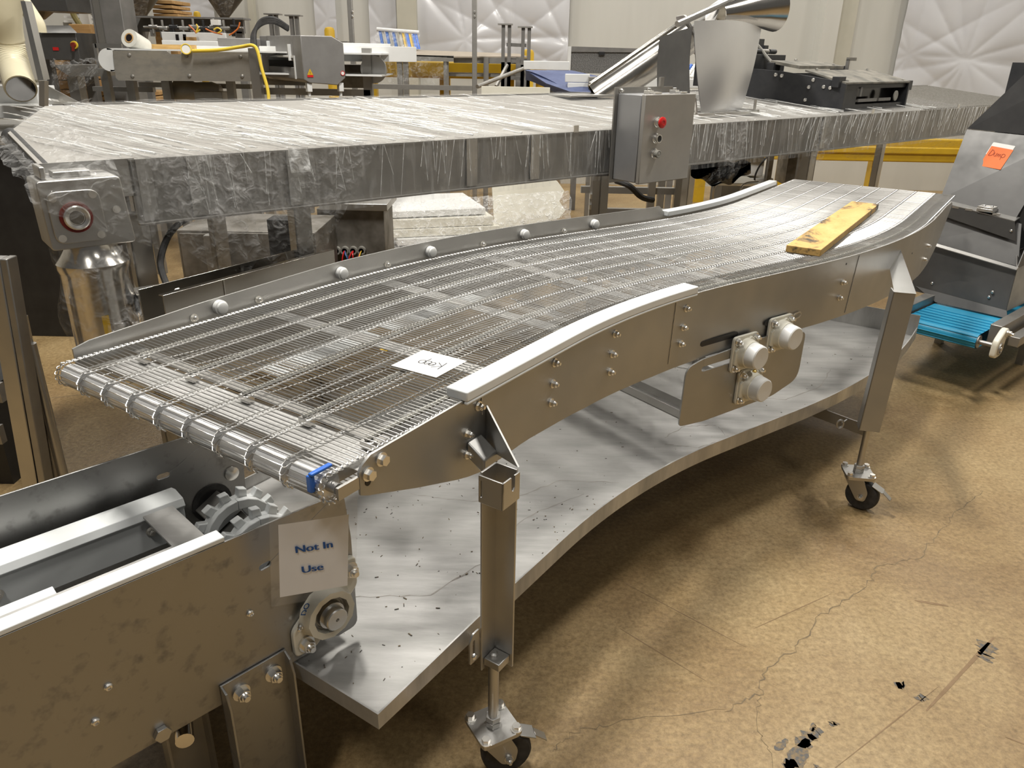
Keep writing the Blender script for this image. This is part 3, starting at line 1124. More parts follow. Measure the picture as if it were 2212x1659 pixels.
outer = rounded([(1.542, 0.512), (1.66, 0.500), (2.02, 0.500), (2.165, 0.535), (2.165, 0.712), (2.02, 0.745), (1.62, 0.727), (1.548, 0.712)], [0.016, 0.01, 0.02, 0.045, 0.02, 0.01, 0.01, 0.03])
b = MB()
b.prism([DF(a, z, 0.006) for a, z in keyhole(outer, slot2d(1.70, 0.692, 0.16, 0.016, 0.0))], dV * 0.006)
dplate = b.build('drive_plate', 'plate', conv, bevel=0.001)
b = MB()
b.prism([DF(a, z, 0.003) for a, z in slot2d(1.70, 0.776, 0.18, 0.018)], dV * 0.0012)
b.prism([DF(a, z, 0.003) for a, z in slot2d(1.98, 0.785, 0.11, 0.018)], dV * 0.0012)
b.build('slot', 'black', near_plate)
b = MB()
b.prism([DF(a, z, 0.003) for a, z in keyhole(slot2d(2.105, 0.782, 0.045, 0.024, 0.1), slot2d(2.105, 0.782, 0.036, 0.015, 0.1))], dV * 0.0022)
b.build('slot_rim', 'bright', near_plate)


def bearing(sc, zc, off):
    c = DF(sc, zc, off)
    b = MB()
    h = 0.062
    poly = rounded([(-h, -h), (h, -h), (h, h), (-h, h)], 0.016)
    b.prism([c + dU * x + V(0, 0, z) for x, z in poly], dV * 0.010)
    base = b.build('bearing_housing', 'cream', conv, bevel=0.002)
    b = MB()
    b.prism([c + dV * 0.010 + dU * x * .9 + V(0, 0, z * .9) for x, z in [(-h * .3, -h), (h, -h * .3), (h, h * .55), (h * .3, h), (-h, h * .3), (-h, -h * .55)]], dV * 0.008)
    b.build('web', 'cream', base, bevel=0.002)
    b = MB()
    b.lathe(c + dV * 0.010, dV, [(0, 0.051), (0.018, 0.047), (0.028, 0.046), (0.030, 0.042)], 26)
    b.build('boss', 'cream', base)
    b = MB()
    b.lathe(c + dV * 0.026, dV, [(0, 0.0445), (0.030, 0.042), (0.046, 0.0395), (0.049, 0.036), (0.0475, 0.0)], 28)
    b.build('cap', 'white', base)
    for sx, sz in ((-1, 1), (1, 1), (-1, -1), (1, -1)):
        inst(ME_NUT_MID, 'bolt', base, c + dV * 0.010 + dU * sx * h * .74 + V(0, 0, sz * h * .74), dV)
    return base


bearing(1.815, 0.712, 0.012)
bearing(2.005, 0.738, 0.004)
b3 = bearing(1.865, 0.585, 0.012)
b = MB()
b.lathe(DF(1.872, 0.632, 0.030), V(0, 0, 1), [(0, 0.007), (0.006, 0.007), (0.008, 0.004), (0.014, 0.0035)], 8)
b.build('grease_nipple', make_mat('brass', (0.7, 0.5, 0.15), metal=1, rough=0.3), b3)
for a, z in ((1.815, 0.712), (2.005, 0.738), (1.865, 0.585)):
    b = MB()
    b.cyl(DF(a, z, 0.01), DF(a, z, -0.86), 0.016, seg=14)
    b.build('drive_shaft', 'steel', conv)
    for k in range(7):
        b = MB()
        b.lathe(DF(a, z, -0.07 - 0.118 * k), -dV, [(0, 0.02), (0, 0.034), (0.016, 0.034), (0.016, 0.02)], 14)
        b.build('drive_sprocket', 'dull', conv)
# drooping belt loop by the drive
b = MB()
for k in range(16):
    a = 1.50 + 0.0127 * k
    b.tube([DF(a, 0.722 - 0.0045 * k, -0.02), DF(a, 0.722 - 0.0045 * k, -0.86)], 0.0012, 4)
for j in range(10):
    b.tube([DF(1.50 + 0.0127 * k, 0.722 - 0.0045 * k, -0.02 - j * 0.093) for k in range(16)], 0.002, 4)
b.build('belt_loop', 'wire', belt, angle=60, kind='stuff')
# slotted channel below the drive plate
b = MB()
b.obox(DF(1.556, 0.530, 0.004), dU * 0.070, -dV * 0.88, (0, 0, 0.004))
b.obox(DF(1.556, 0.530, 0.004), dU * 0.004, -dV * 0.88, (0, 0, 0.030))
b.obox(DF(1.622, 0.530, 0.004), dU * 0.004, -dV * 0.88, (0, 0, 0.030))
b.build('channel', 'steel', conv)

# ---- loose debris in the pan
b = MB()
for k in range(420):
    s = random.choice([random.uniform(0.08, 1.1), random.uniform(0.08, 3.2)])
    n = random.uniform(-PN + 0.01, 0.25)
    p = SN(s, n, 0.3665)
    r = random.uniform(0.0008, 0.0026)
    a = random.uniform(0, PI)
    l = r * random.choice((1, 1, 1.6, 3))
    b.obox(p, V(math.cos(a), math.sin(a), 0) * l * 1.5, V(-math.sin(a), math.cos(a), 0) * r, (0, 0, r * .6))
tag(b.build('debris', M['scuff'], loc=SN(0.8, 0, 0.3665), kind='stuff'), 'dark chips and specks scattered over the drip pan', 'debris')
M['stain'] = make_mat('dried_water_stain', (0.36, 0.34, 0.31), (0.42, 0.40, 0.37), metal=0.7, rough=0.6, nscale=30)
for pts in ([(0.10, 0.02), (0.30, -0.15), (0.42, -0.30), (0.60, -0.33), (0.85, -0.30), (1.1, -0.36)], [(0.75, 0.05), (0.82, -0.12), (0.95, -0.22), (1.12, -0.26), (1.25, -0.40)], [(1.62, -0.33), (1.70, -0.42), (1.86, -0.43), (1.90, -0.34), (1.80, -0.28), (1.66, -0.30)], [(2.15, -0.20), (2.3, -0.34), (2.5, -0.36), (2.7, -0.30)]):
    m = MB()
    vs, fs = [], []
    w = wiggle(pts, 0.004, 8)
    for k, (s, n) in enumerate(w):
        ww = 0.0022 * (0.4 + random.random())
        vs += [SN(s, n + ww, 0.3664), SN(s, n - ww, 0.3664)]
        if k:
            a = 2 * k
            fs.append((a - 2, a - 1, a + 1, a))
    m.add(vs, fs).build('water_stain', 'stain', pan)

# ---- things lying on the belt
# note card
nz = BELT_Z + 0.0032
c0 = SN(0.512, -0.240, nz)
na = CL(0.51)[2] + math.radians(3)
ex, ey = V(math.cos(na), math.sin(na), 0), V(-math.sin(na), math.cos(na), 0)
card = MB()
card.obox(c0 - ex * 0.060 - ey * 0.064, ex * 0.120, ey * 0.128, (0, 0, 0.0006))
note = card.build('note_card', 'paper', loc=c0)
tag(note, 'white note card with black handwriting lying on the wire belt', 'note')


def ink(pts, w, z, name='handwriting', parent=None, mat='ink', o=None, ax=None, ay=None, nrm=V(0, 0, 1)):
    m = MB()
    vs, fs = [], []
    n = len(pts)
    for k, (x, y) in enumerate(pts):
        x0, y0 = pts[max(k - 1, 0)]
        x1, y1 = pts[min(k + 1, n - 1)]
        d = Vector((x1 - x0, y1 - y0))
        if d.length < 1e-9:
            d = Vector((1, 0))
        d.normalize()
        p = o + ax * x + ay * y + nrm * z
        off = (ax * -d.y + ay * d.x) * w
        vs += [p + off, p - off]
        if k:
            a = 2 * k
            fs.append((a - 2, a - 1, a + 1, a))
    m.add(vs, fs)
    return m.build(name, mat, parent)


def arc(cx, cy, rx, ry, t0, t1, n=14, rot=0.0):
    c, s = math.cos(rot), math.sin(rot)
    out = []
    for i in range(n + 1):
        t = math.radians(t0 + (t1 - t0) * i / n)
        x, y = rx * math.cos(t), ry * math.sin(t)
        out.append((cx + x * c - y * s, cy + x * s + y * c))
    return out


# the word reads the right way up from the far side of the belt
wx, wy = ey, -ex   # writing direction from the far side: +x right, +y up
for st in ([(-0.034, 0.020), (-0.030, -0.022)],
           [(-0.014, 0.018), (-0.031, 0.000), (-0.013, -0.014)],
           [(-0.012, 0.002), (0.0, 0.005)] + arc(-0.005, 0.001, 0.007, 0.010, 30, 320),
           [(0.002, 0.001), (0.012, 0.004)] + arc(0.008, 0.0, 0.007, 0.011, 30, 320),
           [(0.017, 0.010), (0.016, -0.024)],
           arc(0.023, 0.002, 0.008, 0.010, 150, -180)):
    ink([(x - 0.004, y) for x, y in st], 0.0013, 0.0009, parent=note, o=c0, ax=wx, ay=wy)

# stained pine board
pA, pB, pC = SN(2.30, -0.246, 0), SN(2.296, -0.373, 0), SN(3.53, -0.12, 0)
pl_dir = (pC - (pA + pB) / 2).normalized()
pl_side = Vector((-pl_dir.y, pl_dir.x, 0))
p0 = (pA + pB) / 2
b = MB()
bz = BELT_Z + 0.0045
b.obox(V(0, -0.062, 0), (1.17, 0, 0), (0, 0.124, 0), (0, 0, 0.026))
board = b.build('wooden_board', 'plank', bevel=0.002)
board.location = V(p0.x, p0.y, bz)
board.rotation_euler = (0, 0, math.atan2(pl_dir.y, pl_dir.x))
tag(board, 'dark-stained pine board lying on the far end of the wire belt', 'board')

# ================================================================== FLAT CONVEYOR FRAME, FRONT LEFT
F = Frame((-0.3407, 1.3872), 45.5)
flat = thing('conveyor_frame', F(-0.5, 0.22, 0), 'bare stainless conveyor frame without belt, white sprockets, at the lower left', 'conveyor')


def fplate(name, poly, v, t, mat, parent, bevel=0.001):
    m = MB()
    m.prism([F(u, v, z) for u, z in poly], F.v * t)
    return m.build(name, mat, parent, bevel=bevel)


npoly = rounded([(-1.15, 0.757), (-0.012, 0.757), (-0.002, 0.640), (-0.002, 0.405), (-0.060, 0.402), (-0.066, 0.425), (-0.118, 0.425), (-0.122, 0.402), (-0.30, 0.396), (-1.15, 0.393)], [0, 0.02, 0.01, 0.02, 0.012, 0.008, 0.01, 0.02, 0, 0])
nplate = fplate('side_plate', keyhole(npoly, slot2d(-0.200, 0.667, 0.026, 0.013, 0.1)), 0.0, -0.005, 'spotted', flat)
fpoly = rounded([(-1.15, 0.757), (-0.02, 0.757), (-0.012, 0.64), (-0.018, 0.44), (-0.10, 0.40), (-1.15, 0.395)], [0, 0.02, 0.01, 0.02, 0.02, 0])
f2 = keyhole(fpoly, slot2d(-0.207, 0.678, 0.030, 0.013))
fplt = fplate('side_plate', f2, 0.455, 0.005, 'spotted', flat)
b = MB()
b.lathe(F(-0.046, 0.4545, 0.622), -F.v, [(0, 0.019), (0.004, 0.018), (0.008, 0.010), (0.009, 0.003)], 20)
b.build('carriage_bolt', 'bright', fplt)
b = MB()
b.lathe(F(-0.105, 0.4545, 0.562), -F.v, [(0, 0.050), (0.003, 0.050), (0.003, 0.036), (0.0005, 0.036)], 28)
b.build('bearing_ring', 'rubber', fplt)

# white wear strips
b = MB()
F.box(b, -1.15, -0.27, -0.0045, 0.028, 0.7575, 0.768)
b.build('wear_strip', 'uhmw', flat, bevel=0.002)
b = MB()
b.prism([F(-1.0, v, z) for v, z in ((0.362, 0.560), (0.372, 0.560), (0.372, 0.628), (0.420, 0.640), (0.420, 0.662), (0.396, 0.668), (0.358, 0.662), (0.350, 0.645), (0.362, 0.632))], F.u * 0.795)
b.build('wear_strip', 'uhmw', flat, bevel=0.0015)
b = MB()
b.prism([F(-1.0, v, z) for v, z in ((0.225, 0.575), (0.235, 0.575), (0.235, 0.618), (0.262, 0.632), (0.250, 0.642), (0.212, 0.634), (0.212, 0.618), (0.225, 0.612))], F.u * 0.49)
b.build('wear_strip', 'uhmw', flat, bevel=0.0015)
for u, z in ((-0.285, 0.608), (-0.585, 0.600)):
    inst(ME_NUT, 'bolt', flat, F(u, 0.3615, z), -F.v)
inst(ME_NUT, 'bolt', flat, F(-0.535, 0.2245, 0.605), -F.v)
# horizontal support frame
b = MB()
F.box(b, -0.30, -0.235, 0.03, 0.345, 0.655, 0.660)
F.box(b, -1.1, -0.30, 0.158, 0.195, 0.655, 0.660)
F.box(b, -1.1, -0.30, 0.03, 0.050, 0.655, 0.660)
b.build('support_frame', 'pan', flat)
b = MB()
F.box(b, -1.1, -0.02, 0.02, 0.45, 0.425, 0.430)
b.build('bottom_plate', 'dull', flat)
for u in (-0.7, -0.95):
    b = MB()
    F.box(b, u, u + 0.03, 0.001, 0.454, 0.50, 0.53)
    b.build('cross_bar', 'steel', flat)

# sprockets on the square shaft
SPU, SPZ = -0.105, 0.548


def sprocket(v, spin):
    m = MB()
    n = 14
    pts = []
    for k in range(n):
        a = 2 * PI * k / n + spin
        for da, r in ((-0.16, 0.084), (-0.10, 0.104), (0.10, 0.107), (0.12, 0.086)):
            pts.append((SPU + r * math.cos(a + da), SPZ + r * math.sin(a + da)))
    h = 0.036
    sq = [(SPU + h * x, SPZ + h * z) for x, z in ((-1, -1), (1, -1), (1, 1), (-1, 1))]
    c, s_ = math.cos(0.5), math.sin(0.5)
    sq = [(SPU + (x - SPU) * c - (z - SPZ) * s_, SPZ + (x - SPU) * s_ + (z - SPZ) * c) for x, z in sq]
    m.prism([F(u, v, z) for u, z in keyhole(pts, sq)], F.v * 0.018)
    ring = keyhole([(SPU + 0.086 * math.cos(t), SPZ + 0.086 * math.sin(t)) for t in [2 * PI * i / 20 for i in range(20)]], [(SPU + 0.062 * math.cos(t), SPZ + 0.062 * math.sin(t)) for t in [2 * PI * i / 20 for i in range(20)]])
    m.prism([F(u, v - 0.016, z) for u, z in ring], F.v * 0.016)
    o = m.build('sprocket', 'uhmw', flat, bevel=0.002)
    return o


sprocket(0.320, 0.0)
sprocket(0.215, 0.22)
sprocket(0.110, 0.05)
b = MB()
c, s_ = math.cos(0.5) * 0.034, math.sin(0.5) * 0.034
b.prism([F(SPU + x * c - z * s_, 0.02, SPZ + x * s_ + z * c) for x, z in ((-1, -1), (1, -1), (1, 1), (-1, 1))], F.v * 0.43)
b.build('square_shaft', 'dull', flat, bevel=0.002)
for v in (0.165, 0.27):
    b = MB()
    b.lathe(F(SPU - 0.02, v, SPZ + 0.05), V(0, 0, 1), [(0, 0.010), (0.012, 0.010)], 6)
    b.build('set_screw', 'steel', flat)

# bearing on the near plate
bc = F(-0.088, -0.005, 0.505)
h = 0.075
b = MB()
b.prism([bc + F.u * x + V(0, 0, z) for x, z in rounded([(-0.078, -0.085), (-0.030, -0.085), (0.085, 0.020), (0.085, 0.095), (0.045, 0.095), (-0.078, -0.020)], 0.012)], -F.v * 0.014)
hous = b.build('bearing_housing', 'cream', flat, bevel=0.003)
b = MB()
b.lathe(bc - F.v * 0.014, -F.v, [(0, 0.064), (0.022, 0.058), (0.028, 0.056), (0.028, 0.042), (0.012, 0.040)], 12)
b.build('boss', 'cream', hous)
b = MB()
b.lathe(bc - F.v * 0.020, -F.v, [(0, 0.040), (0.008, 0.040), (0.008, 0.034), (0.0, 0.032)], 28)
b.build('seal_ring', 'dull', hous)
b = MB()
b.lathe(bc - F.v * 0.016, -F.v, [(0, 0.030), (0.026, 0.030), (0.026, 0.025), (0.030, 0.025), (0.044, 0.025), (0.046, 0.023), (0.046, 0.004), (0.040, 0.002)], 28)
b.build('shaft_end', 'steel', hous)
inst(ME_NUT_BIG, 'bolt', hous, bc + F.u * -0.052 + V(0, 0, -0.060) - F.v * 0.014, -F.v)
inst(ME_NUT_BIG, 'bolt', hous, bc + F.u * 0.066 + V(0, 0, 0.070) - F.v * 0.014, -F.v)
b = MB()
b.lathe(bc + F.u * -0.060 + V(0, 0, -0.004) - F.v * 0.018, -F.u * .7 - F.v * .7, [(0, 0.006), (0.008, 0.006), (0.010, 0.004), (0.016, 0.004), (0.018, 0.002)], 10)
b.build('grease_nipple', 'bright', hous)
text_obj('lettering', 'DO', 'blueink', hous, bc + F.u * -0.052 + V(0, 0, 0.038) - F.v * 0.0285, F.u * .5 + V(0, 0, .9), F.u * -.9 + V(0, 0, .5), 0.018, bold=0.02)
for u, z in ((-0.511, 0.571), (-0.543, 0.513), (-0.244, 0.576)):
    inst(ME_BUTTON, 'screw', nplate, F(u, -0.005, z), -F.v)
b = MB()
b.cyl(F(-0.444, -0.005, 0.412), F(-0.444, -0.016, 0.412), 0.0165, seg=6)
b.build('hex_bolt', 'steel', nplate, bevel=0.001)

# channel leg bolted to the near plate
b = MB()
b.prism([F(u, -0.006, z) for u, z in ((-0.326, 0.0), (-0.182, 0.0), (-0.182, 0.450), (-0.326, 0.446))], -F.v * 0.005)
b.prism([F(-0.326, v, z) for v, z in ((-0.006, 0.0), (-0.042, 0.0), (-0.042, 0.405), (-0.030, 0.438), (-0.006, 0.446))], F.u * 0.005)
b.prism([F(-0.187, v, z) for v, z in ((-0.006, 0.0), (-0.042, 0.0), (-0.042, 0.405), (-0.030, 0.438), (-0.006, 0.450))], F.u * 0.005)
cleg = b.build('leg', 'spotted', flat, bevel=0.001)
inst(ME_NUT_BIG, 'bolt', cleg, F(-0.288, -0.011, 0.408), -F.v)
inst(ME_NUT_BIG, 'bolt', cleg, F(-0.217, -0.011, 0.410), -F.v)
b = MB()
F.box(b, -0.42, -0.33, 0.10, 0.105, 0.0, 0.42)
b.obox(F(-0.42, 0.07, 0), F.u * 0.005, F.v * 0.035, (0, 0, 0.42))
b.obox(F(-0.335, 0.07, 0), F.u * 0.005, F.v * 0.035, (0, 0, 0.42))
b.build('leg', 'dull', flat)
b = MB()
F.box(b, -0.30, -0.20, 0.462, 0.468, 0.0, 0.45)
b.build('leg', 'dull', flat)
b = MB()
b.cyl(F(-0.40, 0.02, 0.335), F(-0.26, 0.40, 0.335), 0.018, seg=16)
b.build('tie_rod', 'polished', flat)

# plastic sleeve with the printed sheet
sign = thing('paper_sign', F(-0.10, -0.066, 0.52), 'white sheet reading Not In Use in a clear plastic sleeve', 'sign')
sg_a = math.radians(17)
sg_x, sg_n = V(math.cos(sg_a), math.sin(sg_a), 0), V(math.sin(sg_a), -math.cos(sg_a), 0)
SO = F(-0.212, -0.064, 0.612) - sg_x * 0.012
SX, SY = sg_x * 0.160 + V(0, 0, 0.002), V(0, 0, 0.226) + sg_x * 0.018


def SP(x, y, off=0.0):
    return SO + SX * x + SY * y + sg_n * off


for k, off in (('sleeve_back', 0.0), ('sleeve_front', 0.003)):
    b = MB()
    b.grid(lambda i, j: SP(i, j, off + 0.002 * math.sin(i * 3) * math.sin(j * 2.2)), 8, 8)
    b.build(k, 'sleeve', sign)
b = MB()
b.grid(lambda i, j: SP(0.10 + 0.80 * i, 0.085 + 0.72 * j, 0.0015 + 0.002 * math.sin((0.1 + .8 * i) * 3) * math.sin((.08 + .72 * j) * 2.2)), 8, 8)
b.build('sheet', 'signpaper', sign)
sxn, syn = SX.normalized(), SY.normalized()
text_obj('lettering', 'Not In', 'blueink', sign, SP(0.50, 0.545, 0.0056), SX, SY, 0.0215, sx=1.22, heavy=0.035)
text_obj('lettering', 'Use', 'blueink', sign, SP(0.48, 0.335, 0.0056), SX, SY, 0.0215, sx=1.22, heavy=0.035)

# ================================================================== FILM-WRAPPED FLAT CONVEYOR BEHIND
Wf = Frame((-1.2023, 2.49296), 39.5)
SLOPE = 0.105
wrap = thing('wrapped_conveyor', Wf(3.2, 0.5, 0), 'long raised white-belted conveyor wrapped in clear stretch film, hung with a gear motor', 'conveyor')


def WL(v):
    """the skewed drive end of the belt"""
    return -0.26 if v < 0.5 else -0.26 + 0.42 * (v - 0.5)


def WT(u, v, dz=0.0):
    return Wf(u, v, 1.27 + SLOPE * v + dz)


b = MB()
b.grid(lambda i, j: WT(WL(j) + (6.34 - WL(j)) * i, 0.02 + 0.99 * j, -0.004), 4, 8, thick=(0, 0, -0.006))
b.build('belt', 'beltwhite', wrap)
b = MB()
b.grid(lambda i, j: WT(6.34 + 1.3 * i, 0.02 + 0.99 * j, -0.004), 4, 2, thick=(0, 0, -0.006))
b.build('mesh_belt', 'coil', wrap)
# ribs of the mesh belt
b = MB()
for k in range(52):
    u = 5.45 + 0.042 * k
    b.obox(WT(u, 0.03, -0.004), Wf.u * 0.018, WT(0, 0.97) - WT(0, 0), (0, 0, 0.006))
b.build('mesh_rods', 'coil', wrap, kind='stuff')
for v, nm in ((0.0, 'front_rail'), (1.02, 'back_rail')):
    b = MB()
    zt = 1.272 + SLOPE * v
    Wf.box(b, -0.02 if v == 0 else 0.02, 7.62, v, v + 0.006, zt - 0.205, zt)
    Wf.box(b, -0.02, 7.62, v - (0.022 if v == 0 else -0.006), v + (0.0 if v == 0 else 0.028), zt - 0.205, zt - 0.199)
    Wf.box(b, -0.02, 7.62, v - (0.006 if v == 0 else -0.006), v + (0.0 if v == 0 else 0.012), zt - 0.006, zt)
    b.build(nm, 'dull', wrap)
for u, w in ((0.0, 0.045), (0.155, 0.085), (0.50, 0.060), (1.285, 0.055), (1.635, 0.05), (2.10, 0.05), (4.02, 0.05)):
    b = MB()
    Wf.box(b, u, u + w, -0.008, -0.001, 1.08, 1.271)
    b.build('rail_bracket', 'steel', wrap)
for u in (1.89, 4.60, 5.9):
    b = MB()
    Wf.box(b, u, u + 0.03, -0.008, -0.002, 1.27, 1.30)
    b.build('rail_clip', 'bright', wrap)
b = MB()
b.grid(lambda i, j: Wf(0.495 + 0.075 * i, -0.040 + 0.006 * math.sin(i * 7 + j * 5), 1.282 - 0.085 * j), 8, 8)
b.build('foil_tape', 'film_fold', wrap, angle=80)
for u, v in ((0.52, 0.02), (0.52, 0.95), (-0.04, 0.06), (3.98, 0.02), (3.98, 0.95), (2.45, 0.35), (6.8, 0.02), (6.8, 0.95)):
    b = MB()
    Wf.box(b, u, u + 0.066, v, v + 0.006, 0.0, 1.10)
    Wf.box(b, u, u + 0.006, v, v + 0.06, 0.0, 1.10)
    Wf.box(b, u, u + 0.066, v, v + 0.06, 0.0, 0.008)
    b.build('leg', 'steel', wrap)
for v in (0.03, 0.96):
    b = MB()
    Wf.box(b, 0.55, 4.0, v, v + 0.04, 0.30, 0.345)
    b.build('stretcher', 'dull', wrap)
# end roller
b = MB()
b.cyl(WT(-0.24, 0.03, -0.035), WT(-0.24, 0.60, -0.035), 0.032, seg=20)
b.build('end_roller', 'rubber', wrap)
b = MB()
Wf.box(b, -0.27, 0.0, 0.0, 0.006, 1.16, 1.275)
b.build('end_plate', 'steel', wrap)
# gearbox
gp = rounded([(-0.305, 1.245), (-0.085, 1.245), (-0.070, 1.048), (-0.300, 1.048)], 0.012)
b = MB()
b.prism([Wf(u, -0.150, z) for u, z in gp], Wf.v * 0.145)
gear = b.build('gearbox', 'steel', wrap, bevel=0.003)
b = MB()
b.prism([Wf(u, -0.158, z) for u, z in rounded([(-0.290, 1.215), (-0.150, 1.215), (-0.145, 1.066), (-0.285, 1.066)], 0.03)], Wf.v * 0.008)
b.build('flange_plate', 'steel', gear, bevel=0.002)
gc = Wf(-0.222, -0.158, 1.140)
b = MB()
b.lathe(gc, -Wf.v, [(0, 0.044), (0.005, 0.044), (0.005, 0.036)], 28)
b.build('seal', 'redseal', gear)
b = MB()
b.lathe(gc, -Wf.v, [(0.001, 0.036), (0.014, 0.035), (0.016, 0.031), (0.013, 0.022), (0.009, 0.021)], 28)
b.build('hollow_shaft', 'bright', gear)
b = MB()
b.lathe(gc, -Wf.v, [(0.009, 0.019), (0.012, 0.019)], 20)
b.build('shaft_core', 'rust', gear)
for u, z in ((-0.272, 1.198), (-0.168, 1.200), (-0.268, 1.083), (-0.165, 1.083), (-0.110, 1.150)):
    b = MB()
    b.lathe(Wf(u, -0.158 if u < -0.12 else -0.150, z), -Wf.v, [(0, 0.011), (0.003, 0.011)], 14)
    b.build('screw', 'bright', gear)
b = MB()
Wf.box(b, -0.250, -0.150, -0.10, -0.04, 1.245, 1.262)
Wf.box(b, -0.285, -0.270, -0.12, -0.02, 1.245, 1.28)
b.build('lug', 'steel', gear, bevel=0.003)
# motor
mc = Wf(-0.185, -0.075, 0)
b = MB()
b.lathe(mc + V(0, 0, 0.66), (0, 0, 1), [(0, 0.070), (0.012, 0.096), (0.30, 0.098), (0.315, 0.104), (0.33, 0.104), (0.345, 0.092), (0.372, 0.075), (0.388, 0.072)], 36)
motor = b.build('motor', 'polished', wrap)
b = MB()
b.prism([mc + V(math.cos(t) * 0.0985, math.sin(t) * 0.0985, 0.84) for t in (-1.15, -1.05, -0.95)] + [mc + V(math.cos(t) * 0.0985, math.sin(t) * 0.0985, 0.74) for t in (-0.95, -1.05, -1.15)], V(0.0006, -0.0003, 0))
b.build('warning_label', 'yellow', motor)
b = MB()
Wf.box(b, -0.088, 0.045, -0.12, -0.03, 0.80, 0.875)
b.build('terminal_box', 'bright', motor, bevel=0.006)
# power cable
def smooth(pts, sub=8):
    out = []
    n = len(pts)
    for i in range(n - 1):
        p0, p1, p2, p3 = (Vector(pts[max(i - 1, 0)]), Vector(pts[i]), Vector(pts[i + 1]), Vector(pts[min(i + 2, n - 1)]))
        for k in range(sub):
            t = k / sub
            out.append(0.5 * ((2 * p1) + (-p0 + p2) * t + (2 * p0 - 5 * p1 + 4 * p2 - p3) * t * t + (-p0 + 3 * p1 - 3 * p2 + p3) * t ** 3))
    out.append(Vector(pts[-1]))
    return out


b = MB()
b.tube(smooth([Wf(0.02, -0.07, 0.86), Wf(0.03, 0.0, 0.95), Wf(0.14, 0.10, 1.04), Wf(0.36, 0.15, 1.07), Wf(0.7, 0.12, 1.085), Wf(1.4, 0.08, 1.09), Wf(2.2, 0.02, 1.06), Wf(2.35, -0.05, 1.045)]), 0.011, 8)
b.build('power_cable', 'rubber', wrap)

# stretch film: top, side and loose drapes
def crinkle(x, y, amp):
    return amp * (math.sin(x * 31 + y * 17) * .4 + math.sin(x * 71 - y * 43) * .3 + math.sin(x * 13 + y * 57 + 1.3) * .3)


b = MB()
b.grid(lambda i, j: WT(WL(j) - 0.03 + (6.13 - WL(j)) * i, -0.012 + 1.045 * j, 0.006 + abs(crinkle(6.4 * i * .5, j * 1.5, 0.006)) - (0.028 * max(0, 1 - i * 30))), 220, 26)
b.build('film', 'film_top', wrap, angle=80)
b = MB()
for k in range(320):
    u0, v0 = random.uniform(-0.2, 5.6), random.uniform(0.0, 1.0)
    if random.random() < 0.35:
        u0 = random.uniform(-0.25, 1.6)
    l = random.uniform(0.12, 0.6)
    a = math.radians(random.gauss(-62 if u0 < 3.2 else -80, 7))
    pts = []
    for q in range(9):
        t = q / 8 * l
        uu, vv = u0 + math.cos(a) * t, v0 + math.sin(a) * t
        if -0.01 < vv < 1.02:
            pts.append(WT(uu, vv + 0.006 * math.sin(q * 1.7 + k), 0.0125 + 0.002 * math.sin(q)))
    if len(pts) > 3:
        b.tube(pts, 0.0022, 5, rfun=lambda n_: 0.0006 if n_ == 0 else random.uniform(0.0008, 0.0034) * (1.7 if k % 6 == 0 else 1))
b.build('film_folds', 'film_fold', wrap, angle=80, kind='stuff')
b = MB()
for k in range(210):
    u0 = random.uniform(-0.02, 6.4)
    z0 = 1.275
    l = random.uniform(0.06, 0.2)
    du = random.gauss(0.01, 0.02)
    if u0 > 3.7:
        du -= 0.03
    b.tube([Wf(u0 + du * q / 4, -0.030, z0 - random.uniform(0, .004) - l * q / 4) for q in range(5)], 0.001, 4, rfun=lambda n_: random.uniform(0.0004, 0.0016))
b.build('film_folds', 'film_fold', wrap, angle=80, kind='stuff')
b = MB()
b.grid(lambda i, j: Wf(-0.02 + 6.9 * i, -0.026 + crinkle(6.4 * i, j, 0.0035), 1.280 - 0.235 * j), 240, 6)
b.build('film', 'film_side', wrap, angle=80)


def drape(edges, n=16, amp=0.010):
    """edges: list of (z, u_left, u_right, v)"""
    def fn(i, j):
        t = j * (len(edges) - 1)
        k = min(int(t), len(edges) - 2)
        t -= k
        a, c = edges[k], edges[k + 1]
        z, ul, ur, v = (a[q] * (1 - t) + c[q] * t for q in range(4))
        u = ul + (ur - ul) * i
        return Wf(u, v + crinkle(u * 3, z * 3, amp), z)
    m = MB()
    m.grid(fn, n, n)
    return m.build('film', 'film_loose', wrap, angle=80)


drape([(1.285, 0.02, 0.86, -0.036), (1.08, 0.10, 0.72, -0.05), (0.95, 0.30, 0.62, -0.04), (0.78, 0.50, 0.585, -0.01)])
drape([(1.285, 0.02, 0.30, -0.045), (1.08, 0.00, 0.34, -0.06), (0.92, 0.16, 0.36, -0.04), (0.86, 0.24, 0.30, -0.03)])
drape([(1.285, 3.98, 4.30, -0.036), (1.10, 3.85, 4.05, -0.05), (0.98, 3.92, 4.00, -0.04)])
drape([(1.285, 2.9, 3.2, -0.036), (1.06, 2.95, 3.15, -0.06), (0.98, 2.85, 3.12, -0.05), (0.94, 2.80, 2.95, 0.0)])
drape([(1.07, 4.6, 7.2, 0.0), (0.98, 4.7, 7.2, 0.2), (0.92, 5.0, 7.2, 0.3)], 24, 0.02)
